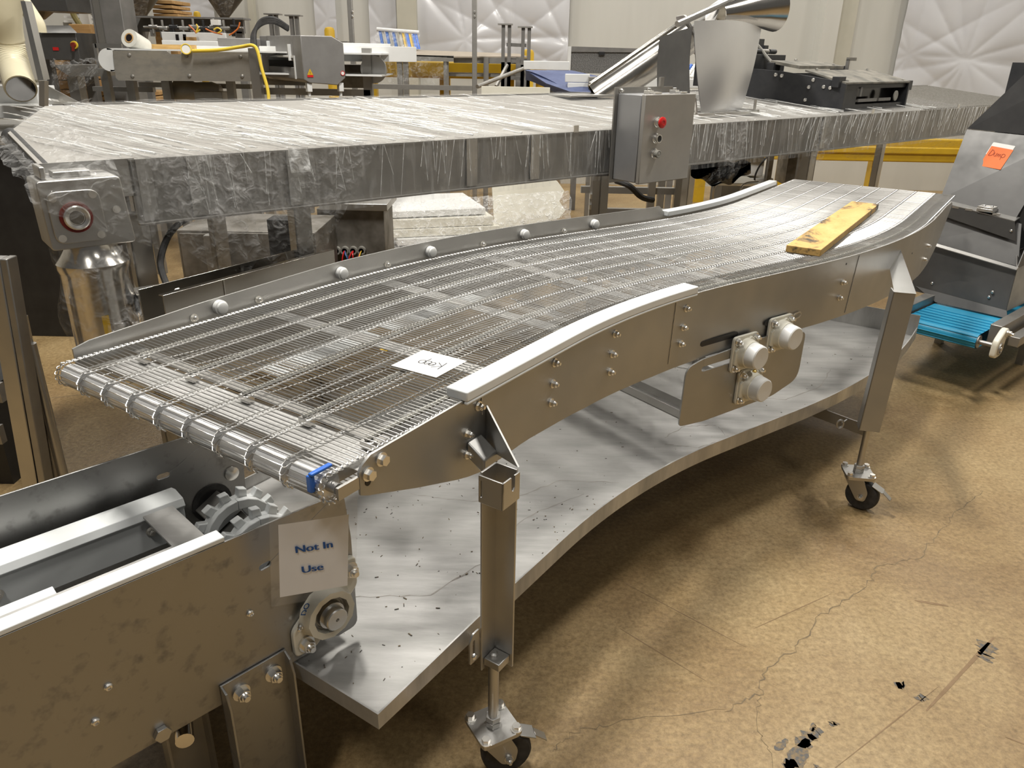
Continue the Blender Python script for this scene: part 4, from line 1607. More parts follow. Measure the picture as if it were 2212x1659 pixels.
# film over the drive end
b = MB()
b.grid(lambda i, j: Wf(WL(j) - 0.065 + 0.24 * i + crinkle(i, j, 0.012), -0.168 + 1.16 * j, 1.285 + 0.105 * j * 1.1 - 0.06 * (1 - i) + crinkle(j * 2, i, 0.008) - (0.04 if j < 0.05 else 0)), 16, 40)
b.build('film', 'film_loose', wrap, angle=80)
b = MB()
b.grid(lambda i, j: Wf(-0.325 + 0.31 * i, -0.172 + crinkle(i, j, 0.006), 1.28 - 0.10 * j - 0.16 * j * i), 16, 8)
b.build('film', 'film_loose', wrap, angle=80)
b = MB()
b.grid(lambda i, j: mc + V(math.cos(2 * PI * i), math.sin(2 * PI * i), 0) * (0.108 + 0.012 * math.sin(j * 9 + i * 14) * (1 if j > .1 else .3) + 0.01 * j) + V(0, 0, 1.045 - 0.33 * j), 40, 22)
b.build('film', 'film_loose', motor, angle=80)

# ================================================================== CONTROL BOX ON THE RAIL
box = thing('control_box', Wf(2.31, -0.1, 1.04), 'grey steel control box with red emergency stop on the wrapped conveyor', 'control box')
b = MB()
Wf.box(b, 2.115, 2.52, -0.036, -0.028, 1.03, 1.462)
b.build('back_plate', 'dull', box)
b = MB()
Wf.box(b, 2.136, 2.486, -0.180, -0.036, 1.045, 1.435)
b.build('body', make_mat('grey_box_enamel', (0.36, 0.36, 0.365), (0.33, 0.33, 0.335), metal=0.6, rough=0.42, nscale=5), box, bevel=0.004)
b = MB()
Wf.box(b, 2.132, 2.490, -0.208, -0.186, 1.042, 1.438)
door = b.build('door', make_mat('box_door_steel', (0.42, 0.40, 0.37), (0.37, 0.355, 0.33), metal=0.6, rough=0.45, nscale=5), box, bevel=0.004)
for z, kind in ((1.318, 0), (1.246, 1), (1.178, 2)):
    p = Wf(2.222, -0.208, z)
    b = MB()
    b.lathe(p, -Wf.v, [(0, 0.0232), (0.006, 0.0232), (0.008, 0.0201), (0.014, 0.0201)], 18)
    if kind == 0:
        b.lathe(p - Wf.v * 0.014, -Wf.v, [(0, 0.0165), (0.016, 0.0165)], 16)
    b.build('button_collar', 'bright', door)
    b = MB()
    if kind == 0:
        b.lathe(p - Wf.v * 0.028, -Wf.v, [(0, 0.0207), (0.004, 0.0250), (0.010, 0.0250), (0.014, 0.0183), (0.0145, 0.0098), (0.012, 0.0085)], 24)
        b.build('emergency_stop', 'red', door)
    elif kind == 1:
        b.lathe(p - Wf.v * 0.014, -Wf.v, [(0, 0.0189), (0.013, 0.0189), (0.013, 0.0152), (0.005, 0.0146)], 20)
        b.build('button_barrel', 'bright', door)
        b = MB()
        b.lathe(p - Wf.v * 0.014, -Wf.v, [(0, 0.0149), (0.008, 0.0149)], 18)
        b.build('button_cap', 'black', door)
    else:
        b.lathe(p - Wf.v * 0.014, -Wf.v, [(0, 0.0177), (0.016, 0.0177), (0.018, 0.0146), (0.016, 0.0104), (0.018, 0.0067)], 20)
        b.build('button_cap', 'lens', door)
for u in (2.20, 2.38):
    b = MB()
    Wf.box(b, u, u + 0.045, -0.206, -0.17, 1.440, 1.447)
    Wf.box(b, u + 0.005, u + 0.035, -0.165, -0.13, 1.436, 1.452)
    b.cyl(Wf(u + 0.02, -0.148, 1.452), Wf(u + 0.02, -0.148, 1.462), 0.009, seg=10)
    b.build('door_latch', 'bright', box, bevel=0.001)
b = MB()
Wf.box(b, 2.41, 2.435, -0.05, -0.037, 1.462, 1.505)
b.build('lift_eye', 'dull', box)
for u in (2.15, 2.34):
    inst(ME_NUT, 'bolt', box, Wf(u, -0.0365, 1.448), -Wf.v)

# ================================================================== CHUTE AND TUBE STANDING ON THE WRAPPED BELT
tubeT = thing('transfer_tube', WT(3.05, 0.9, 0.01), 'polished slanted steel tube with flared end on the wrapped belt', 'tube')
ta, tb = Wf(2.96, 0.93, 1.345), Wf(3.40, 0.60, 1.715)
b = MB()
axis = tb - ta
L = axis.length
for k, w in enumerate((0.0, 0.030)):
    pass
b.lathe(ta, axis, [(0, 0.098), (L, 0.098), (L, 0.092), (0.0, 0.092)], 32, closed=True)
pipe = b.build('pipe', 'polished', tubeT)
b = MB()
x, y = ortho(axis)
side = Wf.u * -1
for k in (0.45, 0.85):
    d = (V(0, 0, 1) * math.sin(k + .6) - Wf.u * math.cos(k + .6))
    d = (d - axis.normalized() * d.dot(axis.normalized())).normalized()
    b.tube([ta + axis * 0.02 + d * 0.104, tb - axis * 0.02 + d * 0.104], 0.008, 8)
b.build('rib', 'polished', pipe)
b = MB()
ax1 = axis.normalized()
fo = tb - ax1 * 0.005
fx_ = (V(0, 0, 1) - ax1 * ax1.z).normalized()
fy_ = ax1.cross(fx_)
b.prism([fo + fx_ * x + fy_ * y for x, y in rounded([(-0.13, -0.125), (0.13, -0.125), (0.13, 0.125), (-0.13, 0.125)], 0.04)], ax1 * 0.010)
b.build('flange', 'steel', tubeT, bevel=0.002)
b = MB()
b.tube([Wf(3.10, 0.46, 1.765), Wf(3.62, 0.45, 1.93)], 0.018, 10)
b.tube([Wf(3.30, 0.62, 1.70), Wf(3.75, 0.5, 1.98)], 0.012, 10)
b.build('stay_rod', 'steel', tubeT)
b = MB()
fa, fb = Wf(3.50, 0.47, 1.835), Wf(3.86, 0.36, 1.895)
fl = (fb - fa).length
b.lathe(fa, fb - fa, [(0, 0.055), (fl * .35, 0.075), (fl * .75, 0.115), (fl, 0.150), (fl, 0.146), (fl * .75, 0.111), (fl * .35, 0.071), (0, 0.051)], 32, closed=True)
b.build('flared_end', 'polished', tubeT)
b = MB()
b.prism([Wf(3.40, 0.50, 1.72), Wf(3.44, 0.46, 1.80), Wf(3.5, 0.46, 1.93), Wf(3.42, 0.52, 1.86)], Wf.u * 0.01)
b.build('gusset', 'steel', tubeT)
b = MB()
b.obox(WT(2.62, 0.80, 0.012), Wf.u * 0.55, Wf.v * 0.20, (0, 0, 0.012))
b.build('foot_plate', 'steel', tubeT, bevel=0.002)

chute = thing('curved_guard', WT(3.2, 0.2, 0.02), 'bright curved sheet metal guard standing on the wrapped belt', 'guard')
b = MB()


def guard(i, j):
    zt = 1.775 + 0.02 * math.sin(i * PI) - 0.015 * i
    z = 1.31 + (zt - 1.31) * j
    ul = 3.07 - 0.085 * math.sin(j * 1.9) + 0.0 * j
    ur = 3.545 + 0.165 * j
    u = ul + (ur - ul) * i
    v = 0.20 + 0.07 * i + 0.10 * math.sin(i * PI) * (0.3 + .7 * j) * -0.55 + 0.05 * j * j
    return Wf(u, v, z)


b.grid(guard, 20, 16, thick=Wf.v * 0.004)
b.build('sheet', make_mat('bright_sheet_steel', (0.88, 0.88, 0.89), (0.80, 0.80, 0.81), metal=0.9, rough=0.30, nscale=2, bump=0.05, bscale=4), chute)
b = MB()
Wf.box(b, 2.96, 3.56, 0.155, 0.175, 1.293, 1.307)
Wf.box(b, 2.96, 3.56, 0.330, 0.350, 1.310, 1.324)
Wf.box(b, 2.96, 2.98, 0.155, 0.350, 1.300, 1.315)
Wf.box(b, 3.54, 3.56, 0.155, 0.350, 1.300, 1.315)
b.obox(Wf(2.985, 0.165, 1.30), Wf.u * 0.012, Wf.v * 0.012, V(0, 0, 0.09) + Wf.u * -0.03)
b.obox(Wf(3.54, 0.175, 1.30), Wf.u * 0.012, Wf.v * 0.012, V(0, 0, 0.07))
b.build('foot_frame', 'bright', chute)
b = MB()
b.grid(lambda i, j: Wf(2.985 - 0.06 * math.sin(j * 1.9) + 0.02 * i, 0.21 + 0.24 * i, 1.315 + 0.43 * j - 0.05 * i), 8, 10, thick=Wf.u * 0.004)
b.build('side_sheet', 'darksteel', chute)

# ================================================================== BLACK MACHINE ON THE WRAPPED BELT
bm = thing('black_machine', WT(4.9, 0.4, 0.01), 'black painted machine module with dusty covers on the wrapped belt', 'machine')
B = Frame(Wf(4.42, 0.10, 0)[:2], 39.5 + 3)


def bz(v):
    return 1.283 + SLOPE * v


b = MB()
pl = [(0, bz(0.0)), (0, 1.452), (0.10, 1.475), (0.42, 1.52), (0.62, 1.53), (0.62, bz(0.62))]
b.prism([B(-0.02 - 0.28 * v, v, z) for v, z in pl], B.u * 0.02)
b.build('end_plate', 'blackplate', bm, bevel=0.001)
b = MB()
b.prism([B(0.95, v, z) for v, z in pl], B.u * 0.02)
b.build('end_plate', 'blackplate', bm)
b = MB()
B.box(b, 0.0, 0.95, 0.02, 0.04, 1.285, 1.32)
B.box(b, 0.0, 0.95, 0.02, 0.04, 1.42, 1.445)
B.box(b, 0.0, 0.20, 0.02, 0.04, 1.32, 1.42)
B.box(b, 0.60, 0.95, 0.60, 0.62, 1.36, 1.50)
B.box(b, 0.0, 0.6, 0.60, 0.62, 1.36, 1.50)
b.build('frame', 'blackplate', bm)
b = MB()
B.box(b, 0.0, 0.95, 0.10, 0.12, 1.30, 1.44)
b.build('inner_panel', 'glassdark', bm)
b = MB()
b.obox(B(-0.02, 0.0, 1.449), B.u * 0.99, V(0, 0, 0.07) + B.v * 0.30, (0, 0, 0.012))
b.build('cover', 'dustyblack', bm, bevel=0.001)
b = MB()
b.obox(B(-0.10, 0.30, 1.535), B.u * 0.62, V(0, 0, 0.03) + B.v * 0.22, (0, 0, 0.02))
b.build('cover', 'dustyblack', bm, bevel=0.001)
b = MB()
B.box(b, -0.15, 0.30, 0.64, 1.10, 1.40, 1.62)
b.build('rear_housing', 'blackplate', bm, bevel=0.002)
b = MB()
B.box(b, 0.10, 0.50, 0.95, 1.10, 1.62, 1.73)
b.build('rear_box', 'blackplate', bm, bevel=0.002)
for u, v, z in ((-0.09, 0.50, 1.535), (-0.03, 0.05, 1.46), (0.98, 0.03, 1.43), (0.70, 0.40, 1.52), (0.3, 0.95, 1.735), (0.06, 0.85, 1.64)):
    b = MB()
    B.box(b, u - 0.03, u + 0.06, v - 0.02, v + 0.03, z - 0.03, z + 0.035)
    b.build('lug', 'blackplate', bm, bevel=0.002)
for v, z in ((0.40, 1.49), (0.44, 1.495), (0.09, 1.425), (0.13, 1.43), (0.20, 1.47), (0.22, 1.425), (0.23, 1.345)):
    b = MB()
    b.lathe(B(-0.021 - 0.28 * v, v, z), -B.u, [(0, 0.013), (0.006, 0.011), (0.009, 0.004)], 12)
    b.build('bolt', 'bright', bm)
for u, v, z in ((0.05, 0.03, 1.47), (0.5, 0.03, 1.47), (0.9, 0.03, 1.47), (0.1, 0.28, 1.535), (0.4, 0.32, 1.565), (0.2, 0.50, 1.59), (0.85, 0.28, 1.535)):
    b = MB()
    b.lathe(B(u, v, z - .004), (0, 0, 1), [(0, 0.011), (0.008, 0.010), (0.010, 0.004)], 10)
    b.build('screw', 'bright', bm)
b = MB()
b.lathe(B(0.80, 0.018, 1.365), -B.v, [(0, 0.035), (0.006, 0.035), (0.008, 0.028), (0.004, 0.012)], 22)
b.build('knob', 'lens', bm)
b = MB()
B.box(b, 0.22, 0.50, 0.012, 0.02, 1.335, 1.355)
B.box(b, 0.53, 0.72, 0.012, 0.02, 1.335, 1.355)
B.box(b, 0.23, 0.255, 0.012, 0.02, 1.37, 1.43)
b.build('trim_bar', 'greypaint', bm)
b = MB()
b.obox(B(0.70, 0.36, 1.53), B.u * 0.02, B.v * 0.02, (0, 0, 0.07))
b.obox(B(0.70, 0.36, 1.59), B.u * 0.12, B.v * 0.02, (0, 0, 0.022))
b.build('handle', 'dull', bm)
b = MB()
b.tube(smooth([B(-0.30, 0.80, 1.60), B(-0.18, 0.74, 1.72), B(-0.05, 0.70, 1.70), B(0.02, 0.62, 1.60), B(0.03, 0.56, 1.55)]), 0.012, 8)
b.build('hose', 'lens', bm)
b = MB()
b.tube(smooth([B(-0.40, 0.9, 1.60), B(-0.36, 0.9, 1.76), B(-0.18, 0.9, 1.84), B(-0.05, 0.9, 1.83), B(-0.06, 0.9, 1.74), B(-0.4, 0.9, 1.70)]), 0.004, 6)
b.build('wire', 'rubber', bm)
for k in range(5):
    b = MB()
    u = -0.30 + 0.10 * k
    b.cyl(B(u, 0.66, 1.640), B(u + .08, 0.66, 1.640), 0.016, seg=12)
    B.box(b, u, u + 0.05, 0.70, 0.80, 1.56, 1.66 + 0.02 * (k % 3))
    b.build('mechanism', 'dull' if k % 2 else 'blackplate', bm)
b = MB()
b.grid(lambda i, j: B(-0.42 + 0.34 * i, 0.78 + 0.20 * j, 1.66 + 0.085 * math.sin(i * PI) * math.sin(j * PI) + crinkle(i * 3, j * 3, 0.02)), 14, 10)
b.build('film_scrap', 'film_loose', bm, angle=80)

# ================================================================== HOPPER CONVEYOR, RIGHT
H = Frame((2.34, 3.66), 42)
hop = thing('hopper_conveyor', H(0.7, 0.2, 0), 'dark steel hopper feeding a low blue belt conveyor at the right', 'conveyor')
BZ = 0.335
b = MB()
prof = [(0.03 + 0.038 * math.cos(t), BZ - 0.038 + 0.038 * math.sin(t)) for t in [PI / 2 + PI * i / 12 for i in range(13)]]
prof = [(1.9, BZ)] + prof + [(1.9, BZ - 0.076)]
inner = [(u + (0.004 if 0.03 - 0.05 < u < 0.1 else 0), z) for u, z in prof]


def loop_belt(n0, n1):
    vs, fs = [], []
    for u, z in prof:
        vs += [H(u, n0, z), H(u, n1, z)]
    for k in range(len(prof) - 1):
        fs.append((2 * k, 2 * k + 1, 2 * k + 3, 2 * k + 2))
    b.add(vs, fs)


loop_belt(0.005, 0.375)
hb = b.build('belt', 'bluebelt', hop, angle=60)
for k in range(9):
    b = MB()
    if k < 6:
        u = 0.045 + 0.05 * k
        H.box(b, u, u + 0.006, 0.006, 0.374, BZ, BZ + 0.004)
    else:
        t = PI / 2 + (k - 5) * 0.75
        p = (0.03 + 0.040 * math.cos(t), BZ - 0.038 + 0.040 * math.sin(t))
        b.tube([H(p[0], 0.006, p[1]), H(p[0], 0.374, p[1])], 0.003, 6)
    b.build('belt_rib', 'bluebelt', hb)
b = MB()
b.cyl(H(0.03, 0.0, BZ - 0.038), H(0.03, 0.38, BZ - 0.038), 0.033, seg=20)
b.cyl(H(0.03, -0.09, BZ - 0.038), H(0.03, 0.0, BZ - 0.038), 0.012, seg=14)
b.build('nose_roller', 'dull', hop)
for v in (-0.065, 0.385):
    b = MB()
    H.box(b, 0.10, 1.9, v, v + 0.055, BZ - 0.05, BZ + 0.045)
    b.build('side_beam', 'dull', hop, bevel=0.003)
b = MB()
H.box(b, 0.16, 1.9, -0.14, -0.09, BZ - 0.06, BZ - 0.01)
b.build('side_tube', 'dull', hop, bevel=0.003)
b = MB()
c = H(0.02, -0.10, BZ - 0.045)
b.prism([c + H.u * x + V(0, 0, z) for x, z in rounded([(-0.045, -0.045), (0.045, -0.045), (0.06, 0.02), (0.075, 0.095), (0.03, 0.095), (-0.045, 0.045)], 0.025)], H.v * 0.03)
hbz = b.build('bearing_housing', 'cream', hop, bevel=0.006)
b = MB()
b.lathe(c, -H.v, [(0, 0.032), (0.006, 0.030), (0.006, 0.022), (0.0, 0.020)], 20)
b.build('seal_ring', 'dull', hbz)
b = MB()
b.lathe(c, -H.v, [(-0.002, 0.014), (0.008, 0.013)], 14)
b.build('shaft_end', 'steel', hbz)
inst(ME_NUT_BIG, 'bolt', hbz, c + H.u * 0.05 + V(0, 0, 0.072), -H.v)


M['flare'] = make_mat('matt_black_sheet', (0.018, 0.017, 0.017), (0.026, 0.025, 0.024), rough=0.75, nscale=8, spec=0.25)


def hquad(name, q, mat, t=None, parent=hop):
    m = MB()
    m.prism([H(*p) for p in q], t if t is not None else H.u * 0.004)
    return m.build(name, mat, parent)


hquad('front_plate', [(0.42, 0.02, 0.375), (0.42, 0.52, 0.375), (0.46, 0.56, 0.66), (0.46, 0.035, 0.60)], 'darksteel')
hquad('lower_lip', [(0.40, 0.0, 0.345), (0.40, 0.37, 0.345), (0.42, 0.50, 0.405), (0.42, 0.02, 0.38)], 'bluebelt' if False else 'darksteel')
hquad('side_plate', [(0.42, 0.02, 0.375), (0.46, 0.035, 0.60), (0.62, 0.10, 0.66), (1.3, 0.10, 0.66), (1.3, -0.02, 0.375)], 'dull', H.v * 0.004)
hquad('side_plate', [(0.46, 0.035, 0.60), (0.62, 0.06, 0.72), (0.66, 0.14, 0.82), (0.80, 0.12, 1.24), (1.3, 0.12, 1.24), (1.3, 0.04, 0.60)], 'darksteel', H.v * 0.004)
hquad('lip_flange', [(0.43, 0.03, 0.595), (0.43, 0.56, 0.655), (0.455, 0.56, 0.665), (0.455, 0.03, 0.605)], 'steel', V(0, 0, 0.004))
hquad('inner_plate', [(0.56, 0.06, 0.59), (0.56, 0.56, 0.64), (0.64, 0.58, 0.86), (0.64, 0.12, 0.80)], 'darksteel')
hquad('ledge', [(0.585, 0.11, 0.715), (0.585, 0.56, 0.80), (0.585, 0.56, 0.86), (0.585, 0.14, 0.815)], 'darksteel', H.u * 0.004)
hquad('ledge_top', [(0.585, 0.14, 0.815), (0.585, 0.56, 0.862), (0.66, 0.56, 0.872), (0.66, 0.14, 0.825)], 'steel', V(0, 0, 0.004))
hquad('chute_plate', [(0.645, 0.155, 0.825), (0.645, 0.56, 0.87), (0.80, 0.56, 1.245), (0.80, 0.08, 1.232)], 'darksteel')
hquad('flare', [(0.80, 0.08, 1.236), (0.80, 0.555, 1.249), (1.02, 0.36, 1.60), (1.02, 0.0, 1.66)], M['flare'])
hquad('flare_side', [(0.80, 0.555, 1.249), (1.02, 0.36, 1.60), (1.6, 0.36, 1.60), (1.6, 0.555, 1.249)], M['flare'], H.v * 0.004)
hquad('back_plate', [(1.3, -0.1, 0.40), (1.3, 0.57, 0.40), (1.3, 0.57, 1.6), (1.3, -0.1, 1.6)], 'blackplate')
b = MB()
for k, v in enumerate((0.50, 0.43, 0.36, 0.22)):
    H.box(b, 0.583, 0.600, v, v + 0.035, 0.833 + 0.03 * (v - .2), 0.838 + 0.03 * (v - .2) + .006)
b.build('weld_bead', 'bright', hop)
hg = MB()
H.box(hg, 0.57, 0.66, 0.255, 0.335, 0.845, 0.862)
hg.obox(H(0.575, 0.255, 0.86), H.u * 0.07, H.v * 0.08, V(0, 0, 0.012))
hinge = hg.build('hinge', 'bright', hop, bevel=0.002)
for v in (0.27, 0.31):
    inst(ME_BUTTON, 'screw', hinge, H(0.60, v, 0.873), (0, 0, 1))
inst(ME_BUTTON, 'screw', hop, H(0.584, 0.145, 0.765), -H.u)
for v, z in ((0.42, 0.44), (0.12, 0.43), (0.11, 0.46)):
    inst(ME_BUTTON, 'screw', hop, H(0.425, v, z), -H.u)
for u, v in ((1.2, -0.05), (1.2, 0.40), (0.75, -0.05), (0.75, 0.40)):
    b = MB()
    H.box(b, u, u + 0.05, v, v + 0.04, 0.0, BZ - 0.05)
    b.build('leg', 'dull', hop)

# sticky note
cd = (H(0.80, 0.32, 1.24) - H(0.645, 0.32, 0.845)).normalized()
cu_ = H.v * -1
cn = cd.cross(cu_).normalized()
if cn.dot(H.u) > 0:
    cn = -cn
sc_ = H(0.645, 0.36, 0.845) + cd * 0.295 + cn * 0.002
tx = (cu_ * 0.985 + cd * -0.10).normalized()
ty = (cd - tx * cd.dot(tx)).normalized()
ty = (ty + tx * 0.10).normalized()
st = MB()
st.prism([sc_ + tx * x + ty * y for x, y in rounded([(-0.060, -0.072), (0.055, -0.072), (0.060, 0.072), (-0.055, 0.072)], 0.005)], cn * 0.0006)
stk = st.build('sticky_note', 'paper', loc=sc_)
tag(stk, 'white label with an orange sticky note reading Dump on the hopper', 'note')
st = MB()
st.grid(lambda i, j: sc_ + tx * (-0.055 + 0.115 * i + 0.002 * j) + ty * (-0.066 + 0.116 * j) + cn * (0.0012 + 0.004 * (1 - j) ** 2 * i), 6, 6)
st.build('orange_note', 'orange', stk)
o_ = sc_ + ty * 0.012 + cn * 0.0036
for stt in ([(-0.030, 0.014), (-0.034, -0.012)], [(-0.032, 0.016)] + arc(-0.032, 0.002, 0.016, 0.014, 90, -90),
            [(-0.013, 0.006), (-0.013, -0.006), (-0.008, -0.011), (-0.004, -0.008), (-0.003, 0.005), (-0.003, -0.011)],
            [(0.002, 0.004), (0.003, -0.011)], [(0.003, -0.004), (0.007, 0.004), (0.010, -0.011)], [(0.010, -0.004), (0.014, 0.004), (0.016, -0.010)],
            [(0.020, 0.005), (0.022, -0.022)], [(0.020, 0.002)] + arc(0.026, -0.002, 0.008, 0.008, 120, -160)):
    ink([(x * 1.2, y * 1.2) for x, y in stt], 0.0012, 0.0, parent=stk, mat='redink', o=o_, ax=tx, ay=ty, nrm=cn)

# ================================================================== BACKGROUND
def atz(px, py, z):
    d = RT * ((px - IMG_W / 2) / FPX) - UPV * ((py - IMG_H / 2) / FPX) + _fw
    return Vector((0, 0, CAM_Z)) + d * ((z - CAM_Z) / d.z)


def pbox(mb, px0, py0, px1, py1, Y, d):
    """upright box whose front face stands at forward distance Y"""
    a, c = at(px0, (py0 + py1) / 2, Y), at(px1, (py0 + py1) / 2, Y)
    zt, zb = at((px0 + px1) / 2, py0, Y).z, at((px0 + px1) / 2, py1, Y).z
    return mb.obox((a.x, Y, zb), (c.x - a.x, 0, 0), (0, d, 0), (0, 0, zt - zb))


def pthing(name, px, py, Y, label, cat, group=None, ground=False):
    p = at(px, py, Y)
    if ground:
        p.z = 0
    return thing(name, p, label, cat, group)


def pp(name, boxes, mat, parent, bevel=0.0):
    m = MB()
    for q in boxes:
        pbox(m, *q)
    return m.build(name, mat, parent, bevel=bevel)


def posts(mb, px_list, py_top, Y, w, d=None, z0=0.0):
    for px in px_list:
        t = at(px, py_top, Y)
        mb.obox((t.x - w / 2, Y, z0), (w, 0, 0), (0, d or w, 0), (0, 0, t.z - z0))
    return mb


# ---- poly sheeting pinned to the wall
def poly_sheet(px0, px1, ztop, zbot, pins, label, Y=10.97, nx=110, nz=110):
    x0, x1 = at(px0, 60, Y).x, at(px1, 60, Y).x

    def fn(i, j):
        x, z = x0 + (x1 - x0) * i, zbot + (ztop - zbot) * j
        y = Y
        d = 0.0
        for (qx, qz, k) in pins:
            dx, dz = x - qx, z - qz
            r = math.hypot(dx, dz) + 0.02
            a = math.atan2(dz, dx)
            d += 0.034 * (1 - math.exp(-r * 2.0)) * abs(math.sin(a * k * 0.5 + qx * 5 + 0.6 * math.sin(a * 3))) ** 0.6 * math.exp(-r * 0.7)
        d += 0.012 * math.sin(x * 5 + z * 3 + math.sin(z * 4))
        return (x, y - 0.05 - d, z)
    m = MB()
    m.grid(fn, nx, nz)
    o = m.build('plastic_sheet', 'sheetplastic', loc=((x0 + x1) / 2, Y, zbot), angle=80)
    tag(o, label, 'plastic sheet', 'white sheeting pinned to the back wall')
    return o


def wz(py):
    return at(1100, py, 10.9).z


poly_sheet(1945, 2330, 3.4, wz(205), [(at(2085, 130, 10.9).x, at(2085, 130, 10.9).z, 13), (at(1965, 118, 10.9).x, at(1965, 118, 10.9).z, 9)], 'white poly sheet with star-shaped folds behind the dark hopper')
poly_sheet(900, 1228, 3.4, wz(150), [(at(1110, 85, 10.9).x, at(1110, 85, 10.9).z, 9), (at(1005, 85, 10.9).x, at(1005, 85, 10.9).z, 8), (at(1226, 100, 10.9).x, at(1226, 100, 10.9).z, 9)], 'large white poly sheet hanging behind the twin grey posts')
poly_sheet(800, 858, 3.4, wz(110), [(at(830, 60, 10.9).x, at(830, 60, 10.9).z, 5)], 'narrow white poly sheet behind the blue and yellow mesh roll', nx=20)
poly_sheet(684, 730, 3.4, wz(90), [(at(708, 40, 10.9).x, at(708, 40, 10.9).z, 5)], 'narrow white poly sheet just right of the grey metal detector', nx=20)
poly_sheet(400, 470, 3.4, wz(60), [(at(430, 10, 10.9).x, at(430, 10, 10.9).z, 5)], 'white poly sheet between the two hanging steel cones', nx=20)

# ---- yellow guard rail along the wall base and pale kerb panel
g = pthing('guard_rail', 1900, 420, 9.2, 'yellow steel guard rail low along the wall under the wrapped conveyor', 'guard rail', ground=True)
b = MB()
a, c = at(1480, 300, 9.2), at(2300, 330, 9.2)
b.obox((a.x, 9.2, 0.52), (c.x - a.x, 0, 0), (0, 0.10, 0), (0, 0, 0.26))
b.obox((a.x, 9.17, 0.61), (c.x - a.x, 0, 0), (0, 0.03, 0), (0, 0, 0.08))
b.build('beam', 'yellow', g, bevel=0.02)
for px in (1520, 1700, 1900, 2110):
    b = MB()
    posts(b, (px,), 330, 9.31, 0.12)
    b.build('post', 'yellow', g)
b = MB()
b.obox((0.6, 10.55, 0), (7.4, 0, 0), (0, 0.4, 0), (0, 0, 0.75))
tag(b.build('baseboard_back', 'wall'), 'pale kerb along the foot of the back wall', None, kind='structure')

# ---- polished beam right behind the curved conveyor
pa, pc = atz(352, 640, 0.90), atz(722, 540, 0.90)
dr = Vector((pc.x - pa.x, pc.y - pa.y, 0))
rail = thing('steel_trough', pa + V(0, 0, -0.9), 'polished steel trough rail on stands just behind the curved conveyor', 'trough')
sd = Vector((-dr.y, dr.x, 0)).normalized()
b = MB()
b.obox(pa, dr, sd * 0.004, (0, 0, -0.16))
b.obox(pa + V(0, 0, -0.002), dr, sd * 0.022, (0, 0, 0.004))
b.obox(pa + V(0, 0, -0.16), dr, sd * 0.12, (0, 0, 0.004))
b.obox(pa + sd * 0.12, dr, sd * 0.004, (0, 0, -0.16))
tr_ = b.build('trough', 'polished', rail, bevel=0.001)
b = MB()
b.obox(pa - sd * 0.001 + dr * 0.30, dr.normalized() * 0.004, -sd * 0.002, (0, 0, -0.16))
b.build('seam', 'bright', tr_)
for t in (0.05, 0.9):
    b = MB()
    q = pa + dr * t
    b.obox((q.x, q.y, 0), dr.normalized() * 0.05, sd * 0.05, (0, 0, 0.74))
    b.obox(V(q.x, q.y, 0) + sd * 0.06, dr.normalized() * 0.05, sd * 0.05, (0, 0, 0.74))
    b.build('stand', 'dull', rail)

# ---- electrical boxes under the wrapped conveyor
e = pthing('electrical_enclosure', 780, 560, 4.75, 'weathered steel enclosure with loose wires under the wrapped conveyor', 'enclosure', ground=True)
b = MB()
pbox(b, 690, 452, 832, 600, 4.75, 0.35)
eb_ = b.build('body', 'rust', e, bevel=0.004)
b = MB()
pbox(b, 690, 440, 836, 455, 4.72, 0.40)
b.build('lid', 'steel', eb_, bevel=0.003)
for k, px in enumerate((728, 746, 764, 782)):
    p = at(px, 540, 4.75)
    b = MB()
    b.lathe(p, V(0, -1, 0), [(0, 0.026), (0.03, 0.026), (0.03, 0.017), (0.0, 0.016)], 14)
    b.build('cable_gland', 'lens', eb_)
    col = ('rubber', 'blueink', 'red', 'yellowcord')[k]
    for m_ in range(3):
        b = MB()
        dx = random.uniform(-.05, .05)
        b.tube(smooth([p, p + V(dx * .3, -0.05, -0.01), p + V(dx, -0.07, -0.06), p + V(dx * 1.6, -0.05, -0.12 - 0.03 * m_)]), 0.004, 6)
        b.build('wire', ('rubber', 'red', col)[m_], eb_)
b = MB()
for px in (700, 820):
    posts(b, (px,), 598, 4.9, 0.05)
b.build('stand', 'dull', e)

e2 = pthing('motor_enclosure', 560, 690, 4.2, 'dirty dark steel enclosure with wide front on the floor under the wrapped conveyor', 'enclosure', ground=True)
b = MB()
pbox(b, 400, 500, 690, 742, 4.2, 0.5)
ee = b.build('body', 'rust', e2, bevel=0.004)
for x0, x1 in ((400, 470), (485, 690)):
    b = MB()
    pbox(b, x0 + 4, 505, x1 - 4, 736, 4.185, 0.014)
    b.build('door', 'rust', ee, bevel=0.003)
b = MB()
pbox(b, 455, 510, 487, 742, 4.10, 0.06)
b.build('post', 'dull', ee)
b = MB()
pbox(b, 580, 475, 645, 560, 4.12, 0.12)
b.build('junction_box', 'black', ee, bevel=0.004)

# ---- pallet with wrapped white parts
pal = thing('pallet', (-0.05, 6.25, 0), 'wooden pallet on the floor under the wrapped conveyor', 'pallet')
PF = Frame((-1.05, 5.85), 18)
for k in range(7):
    b = MB()
    PF.box(b, 0.0, 1.5, 0.02 + 0.16 * k, 0.13 + 0.16 * k, 0.10, 0.125)
    b.build('deck_board', 'crate', pal)
for u in (0.0, 0.70, 1.42):
    b = MB()
    PF.box(b, u, u + 0.08, 0.02, 1.1, 0.0, 0.10)
    b.build('stringer', 'crate', pal)


